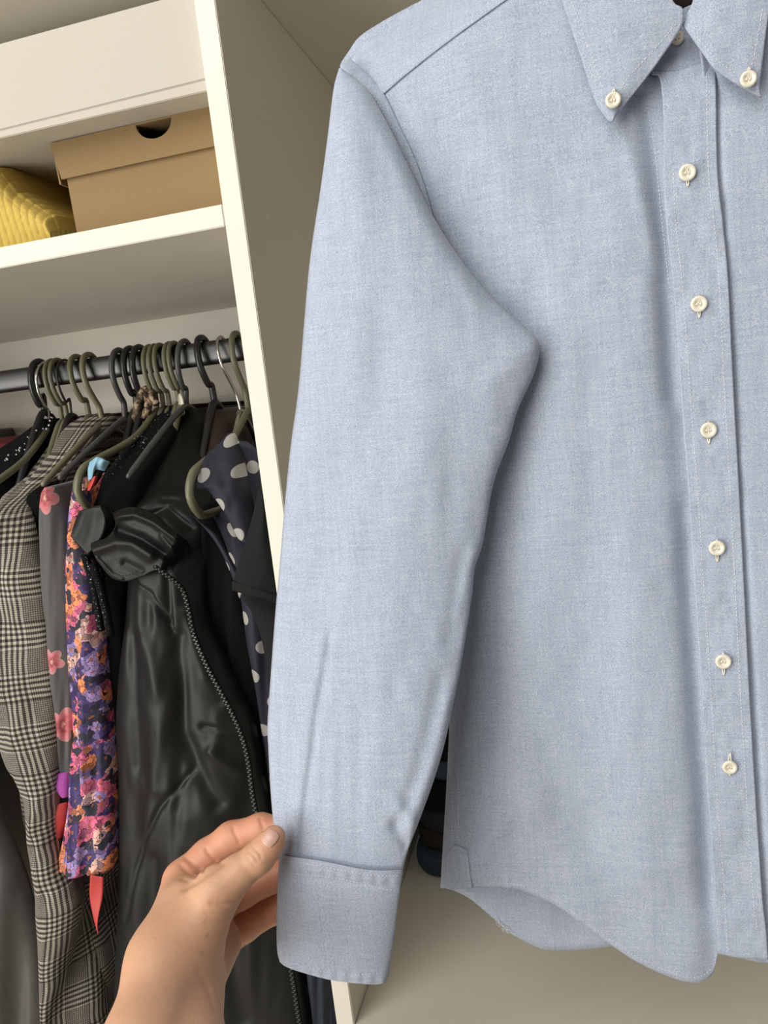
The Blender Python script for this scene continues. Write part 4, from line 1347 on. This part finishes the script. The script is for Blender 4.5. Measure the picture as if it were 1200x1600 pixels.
# ------------------------------------------------------------------ black leather jacket
lj = groot('leather_jacket', 290, 645, .845, 'glossy black leather jacket with a metal zip, in the middle of the rail', 'jacket')
SE = [([(301, 1208), (255, 1260), (225, 1320), (208, 1370), (196, 1430), (188, 1450)], 4, 0.0035), ([(196, 905), (235, 930), (262, 975)], 4, 0.003), ([(259, 880), (262, 960), (265, 990)], 5, 0.003)]
lfold = folds(SE + [([(285, 960), (320, 1060), (350, 1105)], 10, -0.006), ([(305, 1000), (340, 1100)], 8, 0.005), ([(225, 1000), (260, 1100), (255, 1230)], 14, -0.004), ([(205, 1000), (215, 1200)], 14, 0.004),
                    ([(315, 1140), (372, 1150)], 5, 0.004), ([(330, 1175), (370, 1215)], 8, -0.005), ([(300, 1280), (290, 1400), (300, 1600)], 22, -0.006), ([(240, 1350), (230, 1500)], 16, 0.005),
                    ([(275, 1000), (285, 1150), (340, 1260)], 12, 0.006), ([(380, 1260), (350, 1400), (380, 1600)], 18, 0.006)])
lf2 = gfold(41, 0.004, 30, 160)
garment('jacket_front', [(845, 176, 303, .672), (880, 181, 303, .655), (912, 180, 301, .648), (976, 176, 305, .645), (1055, 165, 337, .642), (1100, 161, 358, .641), (1137, 159, 376, .640), (1190, 160, 389, .640), (1231, 161, 394, .640), (1290, 162, 407, .638), (1400, 162, 430, .636), (1519, 158, 456, .634), (1600, 155, 470, .634), (1740, 152, 485, .634)],
        'leather', lj, 0.030, 0.34, nz_=240, nf=70, fold=lambda px, py: lfold(px, py) + lf2(px, py))
sh = folds([([(205, 800), (255, 770), (295, 775)], 9, -0.008), ([(215, 815), (260, 795), (290, 830)], 6, 0.006), ([(245, 840), (285, 865)], 7, -0.005), ([(240, 700), (215, 770)], 14, 0.003), ([(270, 660), (268, 780)], 10, 0.003)])
garment('jacket_shoulder', [(640, 284, 297, .842), (652, 268, 302, .835), (700, 233, 304, .785), (746, 200, 304, .735), (775, 190, 304, .705), (800, 186, 304, .685), (840, 182, 303, .668), (875, 186, 302, .662)], 'leather', lj, 0.028, 0.30, nz_=110, nf=50,
        fold=lambda px, py: sh(px, py) + 0.003 * vnoise(px / 24, py / 40, 44))


ss = lambda t: np.clip(t, 0, 1) ** 2 * (3 - 2 * np.clip(t, 0, 1))


def patch(y0, slope, amp, fl, seed, dive):
    ff = folds(fl)
    return lambda px, py, U, V: y0 + slope * V + dive(U, V) - amp * (np.sin(np.pi * U) * np.sin(np.pi * V)) ** 0.7 + ff(px, py) + 0.0012 * vnoise(px / 26, py / 26, seed)


cloth('collar', [(124, 798), (145, 793), (170, 790)], [(110, 838), (128, 858), (146, 878)], [(124, 798), (116, 818), (110, 838)], [(170, 790), (182, 815), (178, 840), (165, 860), (146, 878)],
      patch(0.643, -0.003, 0.0015, [([(128, 806), (118, 836)], 7, -0.001), ([(150, 800), (138, 850)], 9, 0.0012)], 61, lambda U, V: 0.020 * ss((U - 0.7) / 0.3)), 40, 40, M['leather'], lj, 0.003)
cloth('collar', [(176, 802), (190, 795), (212, 793), (242, 806), (274, 834), (296, 850)], [(150, 874), (170, 899), (184, 907), (200, 908), (222, 900), (250, 888), (280, 884)],
      [(176, 802), (180, 822), (166, 840), (142, 850), (150, 874)], [(296, 850), (290, 868), (280, 884)],
      patch(0.642, -0.008, 0.003, [([(184, 806), (210, 803), (240, 816), (280, 845)], 7, -0.006), ([(186, 828), (222, 842), (262, 868)], 8, 0.007), ([(146, 860), (180, 847), (206, 850), (234, 868)], 9, -0.0055),
                                   ([(152, 872), (176, 898), (190, 905)], 3, -0.0015), ([(196, 880), (220, 892)], 6, 0.003), ([(252, 838), (276, 866)], 4, -0.002)], 65,
            lambda U, V: 0.030 * ss((U - 0.80) / 0.2) + 0.006 * ss((0.12 - V) / 0.12)), 90, 80, M['leather'], lj, 0.003)
cs = stitch_row([(154, 866), (172, 889), (186, 898), (200, 899), (216, 892)], lambda px, py, U, V: 0.6315 + 0 * px, 0.004, 0.0026, 0.0005, 0.0006)
V, F = join(cs)
tag(mesh('stitching', V, F, M['charcoal'], lj, smooth=False), kind='stuff')
# zip: tape and separate metal teeth
ZP = [(240, 884), (262, 900), (284, 920), (294, 950), (301, 985), (314, 1020), (328, 1050), (343, 1078), (358, 1106), (372, 1136), (382, 1165), (389, 1200), (394, 1240), (404, 1290), (417, 1345), (430, 1400), (446, 1475), (456, 1525), (464, 1575), (472, 1625), (482, 1690)]


def zip_y(px, py, U=None, V=None):
    return np.interp(py, [880, 925, 990, 1200, 1400, 1700], [0.622, 0.634, 0.640, 0.640, 0.636, 0.634])


zq_ = spline(ZP, 260)
zw = pixv(zq_[:, 0], zq_[:, 1], zip_y(zq_[:, 0], zq_[:, 1]))
zt_ = cloth('zip_tape', [(236, 885), (240, 884), (244, 883)], [(477, 1690), (482, 1690), (487, 1690)], [(a - 4, b + 1) for a, b in ZP[:-1]] + [(477, 1690)], [(a + 4, b - 1) for a, b in ZP[:-1]] + [(487, 1690)],
            lambda px, py, U, V: zip_y(px, py) + 0.003, 5, 160, M['black_cloth'], lj, 0.001)
th = []
for q in range(0, 260):
    c_ = zw[q]
    t = zw[min(q + 1, 259)] - zw[max(q - 1, 0)]; t /= np.linalg.norm(t)
    sd = np.cross(t, [0, 1, 0]); sd /= np.linalg.norm(sd); sgn = 1 if q % 2 else -1
    c_ = c_ + sd * 0.0009 * sgn
    V, F = slab([c_ + sd * a * 0.0011 + t * b * 0.0006 + np.array([0, e, 0]) for e in (0.001, -0.0014) for a, b in ((-1, -1), (1, -1), (1, 1), (-1, 1))])
    th.append((V, F))
V, F = join(th)
zo = mesh('zip_teeth', V, F, M['zip'], zt_, smooth=False)
# brown satin collar and the dark garments beyond the jacket
g = groot('brown_satin_blouse', 335, 640, .84, 'dark brown satin blouse with its collar under the thick black hook', 'blouse')
garment('blouse_body', [(640, 318, 345, .838), (662, 311, 352, .825), (700, 308, 352, .80), (740, 306, 345, .77), (800, 304, 335, .735), (900, 300, 330, .72), (1200, 345, 400, .70), (1500, 400, 460, .70)], 'brown_satin', g, 0.015, 0.22, fold=gfold(71, 0.004, 12, 60))
g = groot('black_dress', 330, 900, .69, 'black dress hanging between the leather jacket and the polka dot dress', 'dress')
garment('dress_body', [(790, 300, 318, .70), (850, 300, 345, .685), (950, 302, 375, .68), (1060, 325, 400, .68), (1200, 372, 430, .675), (1400, 420, 480, .67), (1700, 470, 520, .67)], 'black_cloth', g, 0.012, 0.32, fold=gfold(73, 0.004, 14, 300))

# polka dot dress
pd = groot('polka_dot_dress', 350, 680, .69, 'navy sleeveless dress with white polka dots beside the partition', 'dress')
pfold = gfold(77, 0.0035, 26, 90)
cloth('shoulder_panel', [(346, 692), (354, 679), (366, 676), (374, 692)], [(372, 842), (382, 848), (394, 852), (408, 850)], [(346, 692), (319, 716), (308, 760), (326, 768), (350, 800), (372, 842)], [(374, 692), (384, 730), (396, 790), (408, 850)],
      lambda px, py, U, V: np.interp(py, [670, 700, 720, 760, 860], [.72, .694, .680, .662, .655]) + pfold(px, py) - 0.006 * np.sin(np.pi * U) + 0.02 * U ** 2, 30, 40, M['dots'], pd, 0.0012)
cloth('back_panel', [(370, 690), (385, 690), (400, 700)], [(420, 1000), (432, 1000), (440, 1000)], [(370, 690), (392, 780), (420, 1000)], [(400, 700), (420, 800), (440, 1000)], lambda px, py, U, V: 0.71 + 0 * px, 10, 30, M['dots'], pd, 0.0012)
cloth('armhole_edge', [(303, 808), (312, 816), (322, 824)], [(374, 935), (378, 926), (384, 918)], [(303, 808), (325, 832), (344, 860), (362, 900), (374, 935)], [(322, 824), (338, 836), (354, 862), (372, 895), (384, 918)],
      lambda px, py, U, V: 0.648 + 0.0 * px - 0.003 * np.sin(np.pi * U), 10, 30, M['dots'], pd, 0.0012)
garment('dress_skirt', [(800, 322, 372, .700), (850, 345, 392, .685), (930, 368, 412, .675), (1000, 378, 425, .67), (1100, 396, 440, .668), (1300, 425, 470, .668), (1500, 470, 515, .668), (1700, 498, 540, .668)], 'dots', pd, 0.012, 0.30, fold=gfold(81, 0.004, 16, 260), name_uv=0.013)
# charcoal tee in front of it
g = groot('charcoal_t_shirt', 410, 770, .65, 'charcoal short-sleeved tee pressed against the partition edge', 't-shirt')
cloth('short_sleeve', [(403, 772), (407, 765), (410, 780), (415, 812)], [(363, 914), (388, 922), (412, 930), (432, 937)], [(403, 772), (388, 830), (372, 880), (363, 914)], [(415, 812), (421, 850), (426, 890), (432, 937)],
      lambda px, py, U, V: 0.632 - 0.006 * np.sin(np.pi * U) + 0.0015 * vnoise(px / 20, py / 40, 91), 24, 40, M['charcoal'], g, 0.0014)
cloth('sleeve_hem', [(363, 908), (388, 916), (412, 924), (432, 931)], [(363, 923), (388, 930), (412, 936), (433, 944)], [(363, 908), (362, 915), (363, 923)], [(432, 931), (433, 938), (433, 944)],
      lambda px, py, U, V: 0.6305 - 0.006 * np.sin(np.pi * U), 24, 5, M['charcoal'], g, 0.0018)
garment('shirt_body', [(766, 401, 410, .672), (800, 393, 414, .672), (850, 381, 422, .670), (900, 369, 430, .668), (930, 366, 434, .665), (960, 386, 438, .655), (1010, 404, 444, .65), (1100, 416, 456, .65), (1300, 440, 480, .65)], 'charcoal', g, 0.012, 0.2)
# navy garment low down by the partition
g = groot('navy_trousers', 490, 1450, .65, 'dark navy garment hanging beside the foot of the partition', 'garment')
garment('garment_body', [(1250, 446, 478, .66), (1400, 462, 492, .65), (1520, 474, 508, .645), (1600, 482, 517, .645), (1720, 495, 530, .645)], 'navy', g, 0.016, 0.3, fold=gfold(95, 0.006, 9, 400))

# ------------------------------------------------------------------ folded clothes in the right-hand compartment
z0 = ZF + 0.0005
PG = 'folded clothes stacked on the right compartment floor'
specs = (('denim', 0.028, 'folded_jeans', 'faded dark blue jeans folded at the bottom of the stack behind the sleeve'),
         ('dark_brown_knit', 0.030, 'folded_jumper', 'blackish brown jumper folded directly on the jeans'),
         ('navy', 0.034, 'folded_jumper', 'navy jumper folded third from the bottom of the stack'),
         ('black_cloth', 0.036, 'folded_jumper', 'black jumper folded fourth from the bottom of the stack'),
         ('denim', 0.030, 'folded_jeans', 'dark blue jeans folded near the top of the stack behind the sleeve'),
         ('black_cloth', 0.040, 'folded_jumper', 'black jumper folded topmost on the stack behind the sleeve'))
for i, (mt, th_, nm, lb) in enumerate(specs):
    x0, x1, y0, y1 = -0.247 + 0.004 * (i % 3), 0.12 - 0.01 * (i % 2), 0.848 + 0.006 * ((i * 2) % 3), 1.06
    nu_, nv_ = 40, 28
    fold_ = []
    for j in range(nv_):
        a = -math.pi / 2 + math.pi * j / (nv_ - 1)
        ring = []
        for q in range(nu_):
            t = 2 * math.pi * q / nu_
            cx_, sx_ = math.cos(t), math.sin(t)
            ex = lambda v_, p_: math.copysign(abs(v_) ** p_, v_)
            ca = max(0.0, math.cos(a)) ** 0.45
            ring.append(((x0 + x1) / 2 + (x1 - x0) / 2 * ex(cx_, 0.3) * (0.90 + 0.10 * ca), (y0 + y1) / 2 + (y1 - y0) / 2 * ex(sx_, 0.3) * (0.88 + 0.12 * ca),
                         z0 + th_ / 2 + th_ / 2 * math.copysign(abs(math.sin(a)) ** 0.6, math.sin(a)) * 0.985 + (0.0016 * math.sin(9 * t + i * 2) * ca)))
        fold_.append(ring)
    o = mesh(nm, np.array(fold_).reshape(-1, 3), grid_faces(nv_, nu_, wrap=True) + [tuple(range(nu_))[::-1], tuple((nv_ - 1) * nu_ + q for q in range(nu_))], M[mt])
    tag(o, lb, 'jeans' if 'jeans' in nm else 'jumper', PG)
    z0 += th_
